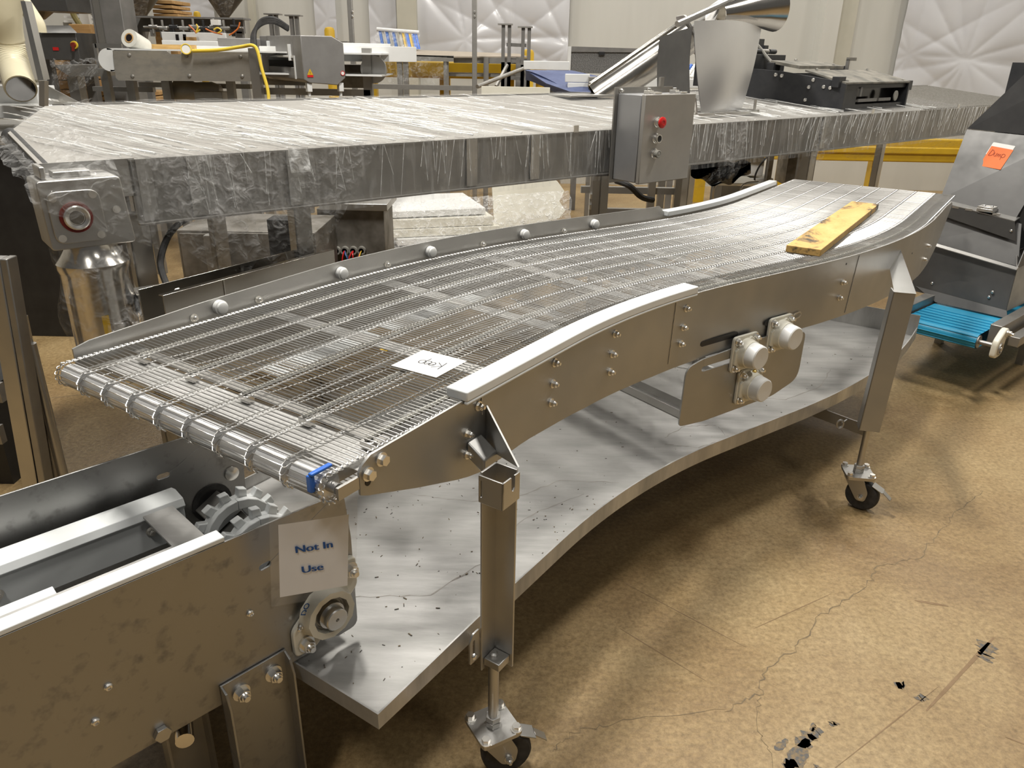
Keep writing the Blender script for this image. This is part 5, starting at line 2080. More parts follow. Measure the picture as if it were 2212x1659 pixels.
def slab(poly, z, t, label, tilt=(0, 0), mat='cream', name='plastic_board'):
    m = MB()
    pts = [PF(u, v, z + tilt[0] * u + tilt[1] * v) for u, v in poly]
    m.prism(pts, (0, 0, t))
    c = sum(pts, Vector((0, 0, 0))) / len(pts)
    o = m.build(name, mat, loc=c, bevel=0.003)
    tag(o, label, 'panel', 'white plastic panels stacked on the pallet')
    return o


slab([(0.02, 0.0), (1.1, 0.0), (1.1, 0.9), (0.02, 0.9)], 0.128, 0.03, 'lowest white panel of the stack, lying on the pallet boards', mat='white')
slab([(0.30, -0.03), (1.0, -0.05), (1.05, 0.8), (0.30, 0.8)], 0.162, 0.03, 'second lowest white panel, sticking out towards the curved conveyor', mat='white')
slab([(0.16, 0.05), (1.0, 0.05), (1.0, 0.95), (0.16, 0.95)], 0.196, 0.05, 'white panel third from the bottom of the pallet stack', mat='white')
slab([(0.10, 0.10), (1.0, 0.08), (1.0, 0.95), (0.10, 0.95)], 0.25, 0.06, 'thick cream panel in the middle of the pallet stack')
slab([(0.14, 0.12), (0.95, 0.10), (0.95, 0.9), (0.14, 0.9)], 0.315, 0.07, 'cream panel below the top of the pallet stack')
slab([(0.08, 0.15), (0.90, 0.15), (0.90, 0.9), (0.08, 0.9)], 0.395, 0.05, 'topmost flat white panel on the left of the pallet stack', mat='white')
m = MB()
sc2 = [(1.02, 0.20), (1.60, 0.30), (1.66, 0.36), (1.61, 0.44), (1.66, 0.52), (1.60, 0.60), (1.50, 0.665), (1.02, 0.62)]
m.prism([PF(u, 0.30 + 0.25 * (z - 0.3), z) for u, z in sc2], PF.v * 0.025)
o = m.build('plastic_board', 'cream', loc=PF(1.1, 0.3, 0.3), bevel=0.003)
tag(o, 'cream panel with notched end standing upright at the right of the pallet stack', 'panel', 'white plastic panels stacked on the pallet')
m = MB()
m.grid(lambda i, j: PF(-0.02 + 1.62 * i + 0.02 * math.sin(j * 9), -0.06 + 0.22 * j * j + crinkle(i * 4, j * 4, 0.03), 0.13 + 0.38 * j + 0.05 * i * j), 40, 18)
o = m.build('stretch_film', 'film_bag', loc=PF(0.8, 0.1, 0.13), angle=80)
tag(o, 'crumpled clear film around the white panels on the pallet', 'film')
m = MB()
m.grid(lambda i, j: PF(1.1 + 0.55 * i, -0.16 + 0.1 * j + crinkle(i * 5, j * 5, 0.04), 0.13 + 0.17 * j + crinkle(i * 4 + 2, j * 3, 0.03)), 30, 14)
o = m.build('plastic_bag', make_mat('dark_clear_bag', (0.10, 0.10, 0.11), (0.25, 0.25, 0.26), rough=0.2, nscale=20, bump=0.8, bscale=25), loc=PF(1.2, 0.1, 0.13), angle=80)
tag(o, 'dark shiny plastic bag at the right end of the pallet', 'bag')

# ---- wheeled frame under the control box
fr = pthing('wheeled_frame', 1350, 470, 6.0, 'grey tubular frame on casters under the control box', 'frame', ground=True)
for px in (1285, 1412, 1470):
    b = MB()
    posts(b, (px,), 372, 6.0, 0.055, z0=0.12)
    b.build('upright', 'steel', fr)
for px0, px1, py, h_ in ((1255, 1470, 405, 14), (1290, 1470, 452, 12), (1400, 1520, 455, 12)):
    b = MB()
    pbox(b, px0, py, px1, py + h_, 6.03, 0.05)
    b.build('crossbar', 'dull', fr)
for px in (1330, 1365):
    b = MB()
    p = at(px, 458, 6.02)
    b.lathe((p.x - 0.015, 6.0, 0.06), V(1, 0, 0), [(0, 0.06), (0.03, 0.06)], 18)
    b.build('caster_wheel', 'rubber', fr)
    b = MB()
    b.box((p.x, 6.0, 0.13), (0.05, 0.05, 0.06))
    b.build('caster_fork', 'dull', fr)
for px, py in ((1285, 425), (1283, 448)):
    b = MB()
    pbox(b, px - 10, py - 5, px + 10, py + 5, 5.97, 0.03)
    b.build('clamp', 'bright', fr)
b = MB()
b.tube(smooth([at(1330, 390, 5.8), at(1360, 402, 5.75), at(1385, 425, 5.8), at(1410, 432, 5.9)]), 0.022, 8)
b.build('black_cable', 'rubber', fr)

cart = pthing('steel_cart', 1690, 400, 7.2, 'steel machine cart with white trays under the wrapped conveyor at the right', 'cart', ground=True)
b = MB()
pbox(b, 1570, 340, 1650, 380, 7.3, 0.5)
pbox(b, 1590, 385, 1670, 398, 7.3, 0.5)
b.build('tray', 'white', cart, bevel=0.004)
b = MB()
pbox(b, 1660, 325, 1668, 400, 7.0, 0.05)
pbox(b, 1700, 325, 1760, 400, 7.4, 0.3)
pbox(b, 1600, 325, 1760, 332, 7.2, 0.4)
b.build('frame', 'rust', cart)
for px in (1580, 1668, 1735):
    b = MB()
    posts(b, (px,), 330, 7.25, 0.05)
    b.build('leg', 'dull', cart)
b = MB()
b.tube(smooth([at(1665, 330, 6.9), at(1640, 360, 6.9), at(1630, 390, 6.9), at(1640, 420, 6.95)]), 0.008, 6)
b.build('cable', 'rubber', cart)
bag = pthing('black_bag', 1530, 370, 4.9, 'crumpled black plastic hanging under the wrapped conveyor beside the control box', 'bag')
m = MB()
m.grid(lambda i, j: at(1492 + 130 * i, 348 + (14 + 38 * math.sin(i * PI * .8 + .4)) * j + 4 * math.sin(i * 20 + j * 7), 4.75 + 0.06 * math.sin(i * 17 + j * 9)), 30, 10)
m.build('wrap', make_mat('black_poly', (0.012, 0.012, 0.014), rough=0.18, bump=0.8, bscale=30), bag, angle=80)
hb2 = pthing('latched_box', 1600, 430, 5.2, 'low steel box with wire latches just behind the curved conveyor', 'box', ground=True)
b = MB()
pbox(b, 1556, 400, 1640, 470, 5.2, 0.3)
lb = b.build('body', 'dull', hb2, bevel=0.004)
b = MB()
pbox(b, 1552, 396, 1644, 402, 5.18, 0.34)
b.build('lid', 'bright', lb, bevel=0.003)
for px in (1562, 1620):
    b = MB()
    b.tube(smooth([at(px - 22, 440, 5.15), at(px - 20, 408, 5.12), at(px - 8, 396, 5.14), at(px + 18, 393, 5.16)]), 0.007, 6)
    b.build('latch_wire', 'bright', lb)
b = MB()
posts(b, (1565, 1630), 468, 5.3, 0.04)
b.build('leg', 'dull', hb2)

# ---- black cabinet and the cream duct machine at the far left
cab = pthing('black_cabinet', 60, 728, 4.3, 'large plain black cabinet behind the film-wrapped gear motor', 'cabinet', ground=True)
b = MB()
b.obox((-4.4, 4.3, 0.0), (1.80, 0, 0), (0, 0.9, 0), (0, 0, 1.13))
b.build('body', 'black', cab, bevel=0.004)
b = MB()
b.obox((-4.42, 4.26, 1.135), (1.85, 0, 0), (0, 0.95, 0), (0, 0, 0.012))
b.obox((-4.42, 4.26, 1.10), (1.85, 0, 0), (0, 0.008, 0), (0, 0, 0.036))
b.build('top_plate', 'steel', cab, bevel=0.002)

duct = pthing('duct_machine', 45, 245, 4.75, 'cream ribbed duct elbow on a white base at the upper left', 'duct', ground=False)
duct.location.z = 1.147
b = MB()
ax_pts = smooth([at(20, -60, 4.62), at(10, 30, 4.62), at(20, 100, 4.66), at(32, 150, 4.60), at(45, 192, 4.46)], 14)
b.tube(ax_pts, 0.1, 24, rfun=lambda k: (0.082 if k < 26 else 0.078 + 0.003 * (k % 2)))
dd = b.build('duct', 'duct', duct)
b = MB()
dirn = (ax_pts[-1] - ax_pts[-3]).normalized()
b.lathe(ax_pts[-1], dirn, [(-0.02, 0.070), (0.004, 0.070)], 26)
b.build('duct_mouth', 'glassdark', dd)
b = MB()
b.tube(smooth([at(50, 6, 4.9), at(66, 30, 4.9), at(80, 52, 4.9), at(84, 70, 4.9)], 6), 0.042, 16)
b.build('branch', 'duct', dd)
b = MB()
b.prism([at(44, 2, 4.50), at(54, 2, 4.50), at(94, 172, 4.42), at(82, 174, 4.42)], (0, 0.06, 0))
b.prism([at(84, 175, 4.42), at(96, 175, 4.42), at(96, 240, 4.42), at(84, 242, 4.42)], (0, 0.04, 0))
b.obox(at(-20, 180, 4.58), at(82, 178, 4.58) - at(-20, 180, 4.58), (0, 0.012, 0), (0, 0, 0.014))
b.build('frame', 'steel', duct)
b = MB()
pbox(b, -60, 228, 92, 256, 4.55, 0.4)
pbox(b, -60, 186, 80, 226, 4.75, 0.2)
b.build('base_panel', 'white', duct, bevel=0.003)
b = MB()
b.prism([at(88, 178, 4.80), at(180, 226, 4.80), at(92, 226, 4.80)], (0, 0.01, 0))
b.prism([at(92, 212, 4.70), at(172, 226, 4.95), at(120, 240, 4.62), at(92, 240, 4.6)], (0, 0, 0.006))
b.build('sheet_wing', 'steel', duct)

# ---- leaning steel posts in the left foreground
post = thing('equipment_stand', atz(20, 1150, 0), 'tall slim stainless frame at the left edge beside the bare conveyor frame', 'frame')
for (p0, p1, w, mat) in (((-40, 560), (52, 1120), 0.050, 'steel'), ((-2, 560), (88, 1120), 0.022, 'dull'), ((26, 690), (112, 1100), 0.020, 'polished')):
    f0 = atz(p1[0], p1[1], 0.15)
    f0.z = 0.0
    t0 = at(p0[0], p0[1], f0.y)
    b = MB()
    b.obox(f0, (w, 0, 0), (0, 0.05, 0), t0 - f0)
    b.build('upright', mat, post, bevel=0.003)
b = MB()
f0 = atz(160, 1120, 0.1)
f0.z = 0
t0 = at(66, 742, f0.y)
b.cyl(f0, t0, 0.016, seg=14)
b.cyl(t0, t0 + V(-0.03, 0.0, 0.004), 0.016, seg=14)
b.build('handle_tube', 'steel', post)
for py in (870, 960):
    b = MB()
    p = at(-12, py, 2.5)
    b.obox(p, (0.03, 0, 0), (0, 0.03, 0), (0, 0, 0.07))
    b.build('bracket', 'dull', post)
b = MB()
pbox(b, -160, 840, 16, 1150, 2.62, 0.3)
b.build('panel', 'black', post)

# ---- inspection line with dirty side plate and metal detector
line = pthing('inspection_conveyor', 500, 200, 5.6, 'inspection conveyor with a smudged side plate and white belt behind the wrapped conveyor', 'conveyor', ground=True)
b = MB()
b.prism([at(px, py, 5.55) for px, py in ((243, 109), (360, 110), (368, 117), (390, 117), (396, 111), (546, 113), (548, 176), (256, 174), (250, 168))], (0, 0.012, 0))
sp_ = b.build('side_plate', 'dirty', line)
for px, py in ((279, 119), (403, 120), (519, 123), (286, 165), (409, 164), (523, 165)):
    b = MB()
    b.lathe(at(px, py, 5.55), V(0, -1, 0), [(0, 0.014), (0.006, 0.011), (0.009, 0.004)], 12)
    b.build('bolt', 'dull', sp_)
b = MB()
q0, q1 = at(232, 128, 5.62), at(232, 128, 6.1)
zc = at(236, 129, 5.62).z
b.lathe((at(240, 128, 5.6).x, 5.57, zc), (0, 1, 0), [(0, 0.072), (0.5, 0.072)], 24)
b.build('belt_end', 'white', line)
b = MB()
x0, x1 = at(236, 110, 5.6).x, at(825, 130, 5.6).x
b.obox((x0, 5.57, zc + 0.062), (x1 - x0, 0, 0), (0, 0.5, 0), (0, 0, 0.010))
b.obox((x0, 5.57, zc - 0.072), (x1 - x0, 0, 0), (0, 0.5, 0), (0, 0, 0.010))
b.build('belt', 'white', line)
b = MB()
pbox(b, 205, 94, 262, 104, 6.15, 0.02)
pbox(b, 205, 94, 212, 150, 6.15, 0.02)
pbox(b, 208, 148, 250, 152, 5.58, 0.6)
b.build('end_frame', 'steel', line)
for px, w in ((545, 0.06), (222, 0.05), (275, 0.055), (352, 0.055), (492, 0.05), (790, 0.06)):
    b = MB()
    posts(b, (px,), 104 if px in (545, 790) else 150, 5.52 if px == 545 else 5.7, w)
    b.build('leg', 'dull' if px != 545 else 'steel', line)
b = MB()
pbox(b, 300, 180, 540, 190, 5.9, 0.05)
pbox(b, 200, 188, 330, 198, 5.9, 0.05)
pbox(b, 555, 192, 800, 206, 5.7, 0.05)
pbox(b, 555, 176, 660, 184, 5.9, 0.05)
b.build('frame_rail', 'dull', line)
b = MB()
b.lathe(at(375, 196, 5.85), V(1, 0, 0), [(0, 0.03), (0.02, 0.075), (0.12, 0.08), (0.16, 0.06), (0.28, 0.065), (0.34, 0.045)], 20)
pbox(b, 420, 198, 480, 222, 5.7, 0.12)
b.build('gear_motor', 'dull', line, bevel=0.003)
for px0, px1, py0, py1, Y in ((350, 470, 88, 104, 6.2), (560, 640, 100, 118, 5.75), (725, 820, 112, 128, 5.75), (415, 545, 100, 111, 5.9)):
    b = MB()
    pbox(b, px0, py0, px1, py1, Y, 0.03)
    b.build('guide_rail', 'white', line, bevel=0.003)
b = MB()
pbox(b, 300, 96, 420, 108, 5.75, 0.04)
b.build('wood_block', 'wood', line)
for q_ in ((555, 150, 640, 178, 6.1, 0.3), (728, 140, 790, 190, 6.1, 0.3)):
    b = MB()
    pbox(b, *q_)
    b.build('under_tray', 'rust', line)
b = MB()
p = at(808, 150, 5.75)
b.lathe((p.x, 5.74, p.z), V(0, -1, 0), [(0, 0.09), (0.015, 0.09)], 24)
b.build('end_disc', 'steel', line)

md = pthing('metal_detector', 650, 190, 5.4, 'grey box-shaped metal detector arch with black cable over the inspection conveyor', 'metal detector')
Dm = Frame(at(652, 120, 5.35)[:2], 35)
zT, zB = at(652, 76, 5.35).z, at(690, 180, 5.35).z
M['mdgrey'] = make_mat('blasted_grey_housing', (0.34, 0.33, 0.32), (0.30, 0.29, 0.28), metal=0.6, rough=0.45, nscale=9)
wM = 0.29
poly = [(0.0, zB + 0.02), (0.04, zB), (wM - 0.06, zB - 0.015), (wM, zB + 0.03), (wM, zT - 0.04), (wM - 0.08, zT), (0.0, zT)]
for v0, nm in ((0.0, 'near_tower'), (0.66, 'far_tower')):
    m = MB()
    m.prism([Dm(u, v0, z) for u, z in poly], Dm.v * 0.15)
    m.build(nm, 'mdgrey', md, bevel=0.005)
m = MB()
m.prism([Dm(u, 0.15, z) for u, z in [(0.0, zT - 0.13), (wM, zT - 0.13), (wM, zT - 0.04), (wM - 0.08, zT), (0.0, zT)]], Dm.v * 0.51)
m.build('arch_top', 'mdgrey', md, bevel=0.004)
m = MB()
m.prism([Dm(u, 0.15, z) for u, z in [(0.0, zB + 0.02), (0.04, zB), (wM, zB + 0.03), (wM, zB + 0.09), (0.0, zB + 0.09)]], Dm.v * 0.51)
m.build('arch_base', 'mdgrey', md, bevel=0.004)
b = MB()
b.obox(Dm(-0.006, 0.13, zT - 0.135), Dm.u * 0.006, Dm.v * 0.55, (0, 0, 0.014))
b.obox(Dm(-0.006, 0.13, zB + 0.02), Dm.u * 0.006, Dm.v * 0.016, (0, 0, zT - zB - 0.155))
b.build('aperture_trim', 'white', md)
b = MB()
b.obox(Dm(-0.02, 0.20, zB + 0.15), Dm.u * 0.95, Dm.v * 0.40, (0, 0, 0.012))
b.obox(Dm(-0.02, 0.19, zB + 0.13), Dm.u * 0.95, Dm.v * 0.012, (0, 0, 0.10))
b.obox(Dm(-0.02, 0.60, zB + 0.13), Dm.u * 0.95, Dm.v * 0.012, (0, 0, 0.12))
b.build('through_belt', 'white', md, bevel=0.002)
for u, r in ((0.025, 0), (wM - 0.045, 1)):
    b = MB()
    b.obox(Dm(u, 0.01, zB - 0.055), Dm.u * 0.032, Dm.v * 0.04, (0, 0, 0.055))
    b.cyl(Dm(u + 0.016, 0.03, zB - 0.085), Dm(u + 0.016, 0.03, zB - 0.055), 0.010, seg=12)
    b.build('foot', 'white', md, bevel=0.002)
b = MB()
tc_ = Dm(0.045, -0.0025, zB + 0.055)
b.prism([tc_ + Dm.u * x + V(0, 0, z) for x, z in ((-0.020, -0.006), (0.020, -0.006), (0.0, 0.032))], -Dm.v * 0.001)
wl = b.build('warning_triangle', 'yellow', md)
b = MB()
b.prism([tc_ + Dm.u * x + V(0, 0, z) for x, z in ((-0.020, -0.020), (0.020, -0.020), (0.020, -0.007), (-0.020, -0.007))], -Dm.v * 0.001)
b.build('warning_text_band', 'red', md)
text_obj('lettering', '!', 'ink', md, tc_ - Dm.v * 0.0018 + V(0, 0, 0.006), Dm.u, V(0, 0, 1), 0.02, bold=0.02)
b = MB()
b.lathe(Dm(wM - 0.02, -0.002, zB + 0.06), -Dm.v, [(0, 0.015), (0.001, 0.015)], 18)
b.build('round_label', 'paper', md)
b = MB()
b.lathe(Dm(wM - 0.02, -0.0035, zB + 0.06), -Dm.v, [(0, 0.015), (0.0005, 0.015), (0.0005, 0.0115), (0, 0.0115)], 18, closed=True)
b.build('label_ring', 'red', md)
for k in range(3):
    b = MB()
    b.tube(smooth([at(545 + 3 * k, 98, 5.75), at(547 + 2 * k, 72 - 2 * k, 5.78), at(565, 52 - 4 * k, 5.8), at(592, 48 - 4 * k, 5.8), at(622, 64 - 3 * k, 5.9)]), 0.014, 8)
    b.build('cable', 'rubber', md)
b = MB()
p = at(480, 95, 5.75)
pbox(b, 470, 82, 545, 100, 5.9, 0.2)
b.build('control_head', 'mdgrey', md, bevel=0.006)

roll = pthing('film_roll', 288, 104, 5.62, 'roll of clear stretch film tilted on the inspection conveyor', 'film roll')
ra, rb = at(279, 82, 5.60), at(305, 98, 5.72)
b = MB()
b.lathe(ra, rb - ra, [(0, 0.056), (0.0, 0.058), (0.16, 0.058), (0.16, 0.024), (0.0, 0.024)], 28)
rr_ = b.build('film_coil', make_mat('wound_film', (0.72, 0.71, 0.64), (0.64, 0.63, 0.57), rough=0.3, nscale=20), roll)
b = MB()
b.lathe(ra, rb - ra, [(-0.004, 0.031), (0.001, 0.031), (0.001, 0.024), (-0.004, 0.024)], 24, closed=True)
b.build('cardboard_core', 'crate', rr_)
b = MB()
b.lathe(ra, rb - ra, [(-0.001, 0.023), (0.0005, 0.023)], 20)
b.build('core_hole', 'glassdark', rr_)
tape = pthing('tape_roll', 404, 108, 5.58, 'small yellow and white tape roll on the smudged side plate', 'tape')
b = MB()
b.lathe(at(403, 107, 5.53), V(0.2, -1, 0.2), [(0, 0.034), (0.02, 0.034), (0.02, 0.028), (0.0, 0.028)], 22)
b.build('tape_ring', 'yellowcord', tape)
b = MB()
b.lathe(at(403, 107, 5.53), V(0.2, -1, 0.2), [(0.004, 0.027), (0.016, 0.027)], 22)
b.build('tape_core', 'paper', tape)
cord = MB()
cord.tube(smooth([at(416, 110, 5.50), at(470, 108, 5.50), at(520, 101, 5.50), at(545, 98, 5.47), at(556, 110, 5.46), at(566, 150, 5.44), at(578, 192, 5.42), at(581, 222, 5.40)]), 0.011, 8)
tag(cord.build('yellow_strap', 'yellowcord', loc=at(545, 98, 5.47)), 'yellow cord hanging over the corner post of the inspection conveyor', 'cord')

# ---- valve rail with wires behind the inspection conveyor
vr = pthing('valve_rack', 410, 72, 6.9, 'grey steel rack with valves, rods and loose coloured wires', 'rack')
b = MB()
pbox(b, 288, 38, 525, 70, 7.1, 0.05)
pbox(b, 288, 36, 525, 40, 6.95, 0.2)
b.build('channel', 'greypaint', vr)
b = MB()
pbox(b, 350, 70, 488, 96, 6.8, 0.03)
vp_ = b.build('white_cover', 'white', vr, bevel=0.003)
for px in (380, 396):
    b = MB()
    pbox(b, px, 74, px + 6, 95, 6.785, 0.012)
    b.build('slot', 'glassdark', vp_)
b = MB()
pbox(b, 396, 80, 424, 96, 6.785, 0.012)
b.build('opening', 'crate', vp_)
for k in range(9):
    px = 322 + 22 * k
    b = MB()
    p = at(px, 58 + 3 * (k % 2), 6.85)
    b.cyl(p, p + V(0.07, 0, 0), 0.016, seg=12)
    b.cyl(p + V(0.03, 0, -0.05), p + V(0.03, 0, 0.06), 0.010, seg=10)
    b.obox(p + V(0.0, 0, -0.07), (0.03, 0, 0), (0, 0.04, 0), (0, 0, 0.05))
    b.build('valve', 'black' if k % 3 == 2 else 'dull', vr, bevel=0.002)
b = MB()
b.cyl(at(310, 58, 6.87), at(525, 60, 6.87), 0.008, seg=8)
b.build('rod', 'bright', vr)
for k, (c_, pts) in enumerate((('orangecord', [(495, 76), (505, 70), (515, 60), (518, 48)]), ('orangecord', [(408, 54), (414, 60), (420, 66), (424, 72)]), ('yellowcord', [(424, 52), (427, 60), (424, 70), (432, 64)]), ('orangecord', [(444, 62), (452, 66), (462, 70), (480, 74)]), ('yellowcord', [(462, 64), (470, 60), (478, 66), (470, 72)]))):
    b = MB()
    b.tube(smooth([at(px, py, 6.7) for px, py in pts]), 0.006, 6)
    b.build('wire', c_, vr)
b = MB()
pbox(b, 455, 42, 472, 54, 6.8, 0.06)
b.build('junction', 'paper', vr)
b = MB()
posts(b, (300, 515), 68, 7.1, 0.06)
b.build('leg', 'greypaint', vr)

# ---- hoppers, column, cabinets and crates in the upper left
colm = pthing('steel_column', 215, 150, 6.7, 'wide grey steel column standing left of the hanging cones', 'column', ground=True)
b = MB()
q = at(204, 95, 6.7)
t_ = at(186, -40, 6.7)
q.z, t_.z = q.z, t_.z
b.obox((q.x, 6.7, 0), (0.24, 0, 0), (0, 0.24, 0), (t_.x - q.x, 0, t_.z))
b.build('shaft', 'greypaint', colm, bevel=0.004)
b = MB()
b.obox((q.x + 0.03, 6.68, 0.0), (0.05, 0, 0), (0, 0.02, 0), (t_.x - q.x, 0, t_.z))
b.build('edge_strip', 'dull', colm)
for px, w, label in ((285, 0.36, 'dark hanging steel cone with torn film, nearer the column'), (482, 0.30, 'film-covered hanging steel cone above the valve rack')):
    c_ = pthing('hanging_cone', px, 40, 7.7, label, 'hopper')
    b = MB()
    tip = at(px + (20 if px < 400 else 3), 46, 7.7)
    top_ = at(px, -60, 7.7)
    b.lathe(tip, top_ - tip, [(0, 0.015), (0.12, w * .35), (0.30, w * .8), ((top_ - tip).length, w)], 24)
    b.build('cone', 'darksteel', c_)
    b = MB()
    b.grid(lambda i, j: tip + (top_ - tip) * (0.12 + .8 * j) + V((-.9 + 1.8 * i) * w * (0.2 + j * .75), -w * (0.25 + .8 * j) * (0.5 + .5 * math.sin(i * PI)) - 0.01, 0) + V(crinkle(i, j, .02), 0, 0), 14, 10)
    b.build('film', 'film_loose', c_, angle=80)
    b = MB()
    b.cyl(top_, top_ + V(0, 0, 1.2), w, seg=24)
    b.build('barrel', 'darksteel', c_)
drum = pthing('dark_hopper', 255, 60, 8.9, 'dark curved hopper body between the column and the first cone', 'hopper', ground=True)
b = MB()
p = at(262, 50, 8.9)
b.lathe((p.x, 9.0, 0), (0, 0, 1), [(0, 0.12), (1.45, 0.12), (1.75, 0.22), (2.6, 0.26)], 28)
b.build('body', 'greypaint', drum)
sw = pthing('switch_cabinet', 130, 130, 6.6, 'dark cabinet with red label and red rotary switch behind the duct', 'cabinet', ground=True)
b = MB()
pbox(b, 88, 70, 168, 130, 6.6, 0.4)
sb = b.build('body', 'darksteel', sw, bevel=0.004)
b = MB()
b.prism([at(98, 56, 6.75), at(150, 56, 6.75), at(165, 71, 6.57), at(88, 71, 6.57)], (0, 0.006, 0.004))
b.build('sloped_top', 'steel', sb)
b = MB()
pbox(b, 114, 102, 126, 109, 6.592, 0.006)
b.build('red_label', 'red', sb)
p = at(161, 97, 6.59)
b = MB()
b.lathe(p, V(0, -1, 0), [(0, 0.030), (0.012, 0.028)], 20)
b.build('switch_base', 'yellowcord', sb)
b = MB()
b.lathe(p + V(0, -0.012, 0), V(0, -1, 0), [(0, 0.020), (0.02, 0.018)], 16)
b.obox(p + V(-0.008, -0.045, -0.045), (0.016, 0, 0), (0, 0.014, 0), (0.012, 0, 0.06))
b.build('switch_handle', 'redseal', sb)
b = MB()
posts(b, (100, 158), 128, 6.7, 0.06)
b.build('leg', 'darksteel', sw)
b = MB()
pbox(b, 60, -30, 142, 24, 6.9, 0.4)
b.lathe(at(86, 42, 7.1), V(0, 0, 1), [(0, 0.04), (0.12, 0.2), (0.3, 0.22)], 18)
b.build('feed_hopper', 'darksteel', sw, bevel=0.004)
fb_ = pthing('bracket_arms', 180, 110, 7.06, 'pair of dark perforated bracket arms in front of the wooden crates', 'bracket', ground=True)
for k in range(3):
    b = MB()
    px = 172 + 12 * k
    b.prism([at(px, 128, 7.06), at(px + 6, 128, 7.06), at(px + 10 - 8 * (k % 2), 78, 7.06), at(px + 5 - 8 * (k % 2), 78, 7.06)], (0, 0.012, 0))
    b.build('arm', 'greypaint', fb_)
b = MB()
posts(b, (185,), 127, 7.07, 0.08)
b.build('post', 'greypaint', fb_)
for nm, rows, lab in ((0, [(100, 128, 178, 150, 7.2), (105, 152, 175, 172, 7.2), (112, 174, 180, 192, 7.2), (120, 194, 180, 212, 7.2), (150, 52, 195, 74, 7.8), (160, 76, 200, 104, 7.8)], 'stack of pale wooden crate boards behind the duct at the left'),
                      (1, [(205, 198, 322, 207, 7.22), (205, 209, 330, 218, 7.22), (205, 220, 330, 230, 7.22)], 'low wooden crate under the inspection conveyor'),
                      (2, [(325, 0, 372, 8, 9.2), (328, 11, 372, 18, 9.2), (330, 21, 376, 28, 9.2), (332, 30, 384, 37, 9.2)], 'wooden boards stacked high beside the white poly sheet')):
    cr = pthing('wooden_crate', rows[0][0], rows[-1][3], rows[0][4], lab, 'crate', ground=True)
    for (x0_, y0_, x1_, y1_, Y_) in rows:
        b = MB()
        pbox(b, x0_, y0_, x1_, y1_, Y_, 0.5)
        b.build('board', 'crate', cr, bevel=0.004)
    b = MB()
    posts(b, (rows[0][0] + 12, rows[0][2] - 6), rows[-1][3], rows[-1][4] + 0.1, 0.08)
    b.build('block', 'crate', cr)
bagw = pthing('wrapped_tray', 165, 215, 6.1, 'grey tray wrapped in crinkled film left of the inspection conveyor', 'tray', ground=True)
b = MB()
b.prism([at(px, py, 6.1) for px, py in ((112, 140), (215, 140), (215, 165), (150, 165))], (0, 0.4, 0.0))
b.build('tray', 'dull', bagw)
b = MB()
pbox(b, 150, 165, 172, 230, 6.2, 0.1)
b.build('stand', 'dull', bagw)
b = MB()
b.grid(lambda i, j: at(108 + 112 * i, 128 + (14 - 6 * i) * (1 - j) + 4 * math.sin(i * 5), 6.0 + 0.5 * j) + V(0, 0, crinkle(i * 4, j * 4, 0.02)), 26, 12)
b.build('film', 'film_loose', bagw, angle=80)
b = MB()
b.grid(lambda i, j: at(112 + 100 * i - 0 * j, 140 + 75 * j * (1 - .5 * i), 6.02 + 0.08 * math.sin(i * 9 + j * 5)), 20, 16)
b.build('film', 'film_loose', bagw, angle=80)
bs = pthing('machine_shelf', 160, 40, 8.4, 'pale machine shelf with gauges and olive hose at the upper left', 'shelf', ground=True)
b = MB()
for py in (4, 14, 24, 34, 44):
    pbox(b, 138, py, 188, py + 5, 8.4, 0.3)
b.build('shelf_plates', 'white', bs)
b = MB()
pbox(b, 172, 30, 192, 52, 8.35, 0.05)
b.build('label_card', 'paper', bs)
b = MB()
b.tube(smooth([at(148, -20, 8.2), at(152, 10, 8.2), at(160, 34, 8.2), at(174, 58, 8.2), at(176, 76, 8.2)]), 0.028, 8)
b.build('olive_hose', make_mat('olive_rubber', (0.20, 0.16, 0.04), rough=0.5), bs)
b = MB()
posts(b, (142, 186), 48, 8.45, 0.06)
b.build('leg', 'dull', bs)

# ---- poles, posts and tables in the middle distance
for px, pt, pb, Y, lab in ((1025, -60, 205, 7.7, 'tall thin grey pole rising behind the wrapped conveyor'), (761, -60, 112, 7.6, 'tall thin grey pole beside the metal detector')):
    pt_ = pthing('steel_pole', px, pb, Y, lab, 'pole', ground=True)
    a_, c_ = at(px, pt, Y), at(px, pb, Y)
    b = MB()
    b.obox((c_.x - 0.022, Y, 0), (0.044, 0, 0), (0, 0.044, 0), (0, 0, a_.z))
    b.build('tube', 'dull', pt_, bevel=0.004)
    for py in (26, 36):
        b = MB()
        b.lathe(at(px, py, Y - 0.001), V(0, -1, 0), [(0, 0.012), (0.012, 0.008)], 10)
        b.build('pin', 'bright', pt_)
    b = MB()
    b.box((c_.x, Y + 0.02, 0.006), (0.16, 0.16, 0.012))
    b.build('foot', 'dull', pt_)
tw = pthing('twin_post_stand', 1118, 190, 7.9, 'pair of grey T-head posts joined by rungs in front of the white sheet', 'stand', ground=True)
for px, pt in ((1094, 54), (1137, 60)):
    t0 = at(px, pt, 7.9)
    b = MB()
    for dx in (-0.045, 0.012):
        b.obox((t0.x + dx, 7.9, 0), (0.033, 0, 0), (0, 0.06, 0), (0, 0, t0.z))
    b.obox((t0.x - 0.045, 7.9, 0), (0.09, 0, 0), (0, 0.06, 0), (0, 0, t0.z - 0.32))
    b.build('post', 'greypaint', tw)
    b = MB()
    b.box((t0.x - 0.01, 7.93, t0.z + 0.006), (0.14, 0.12, 0.012))
    b.build('head_plate', 'dull', tw)
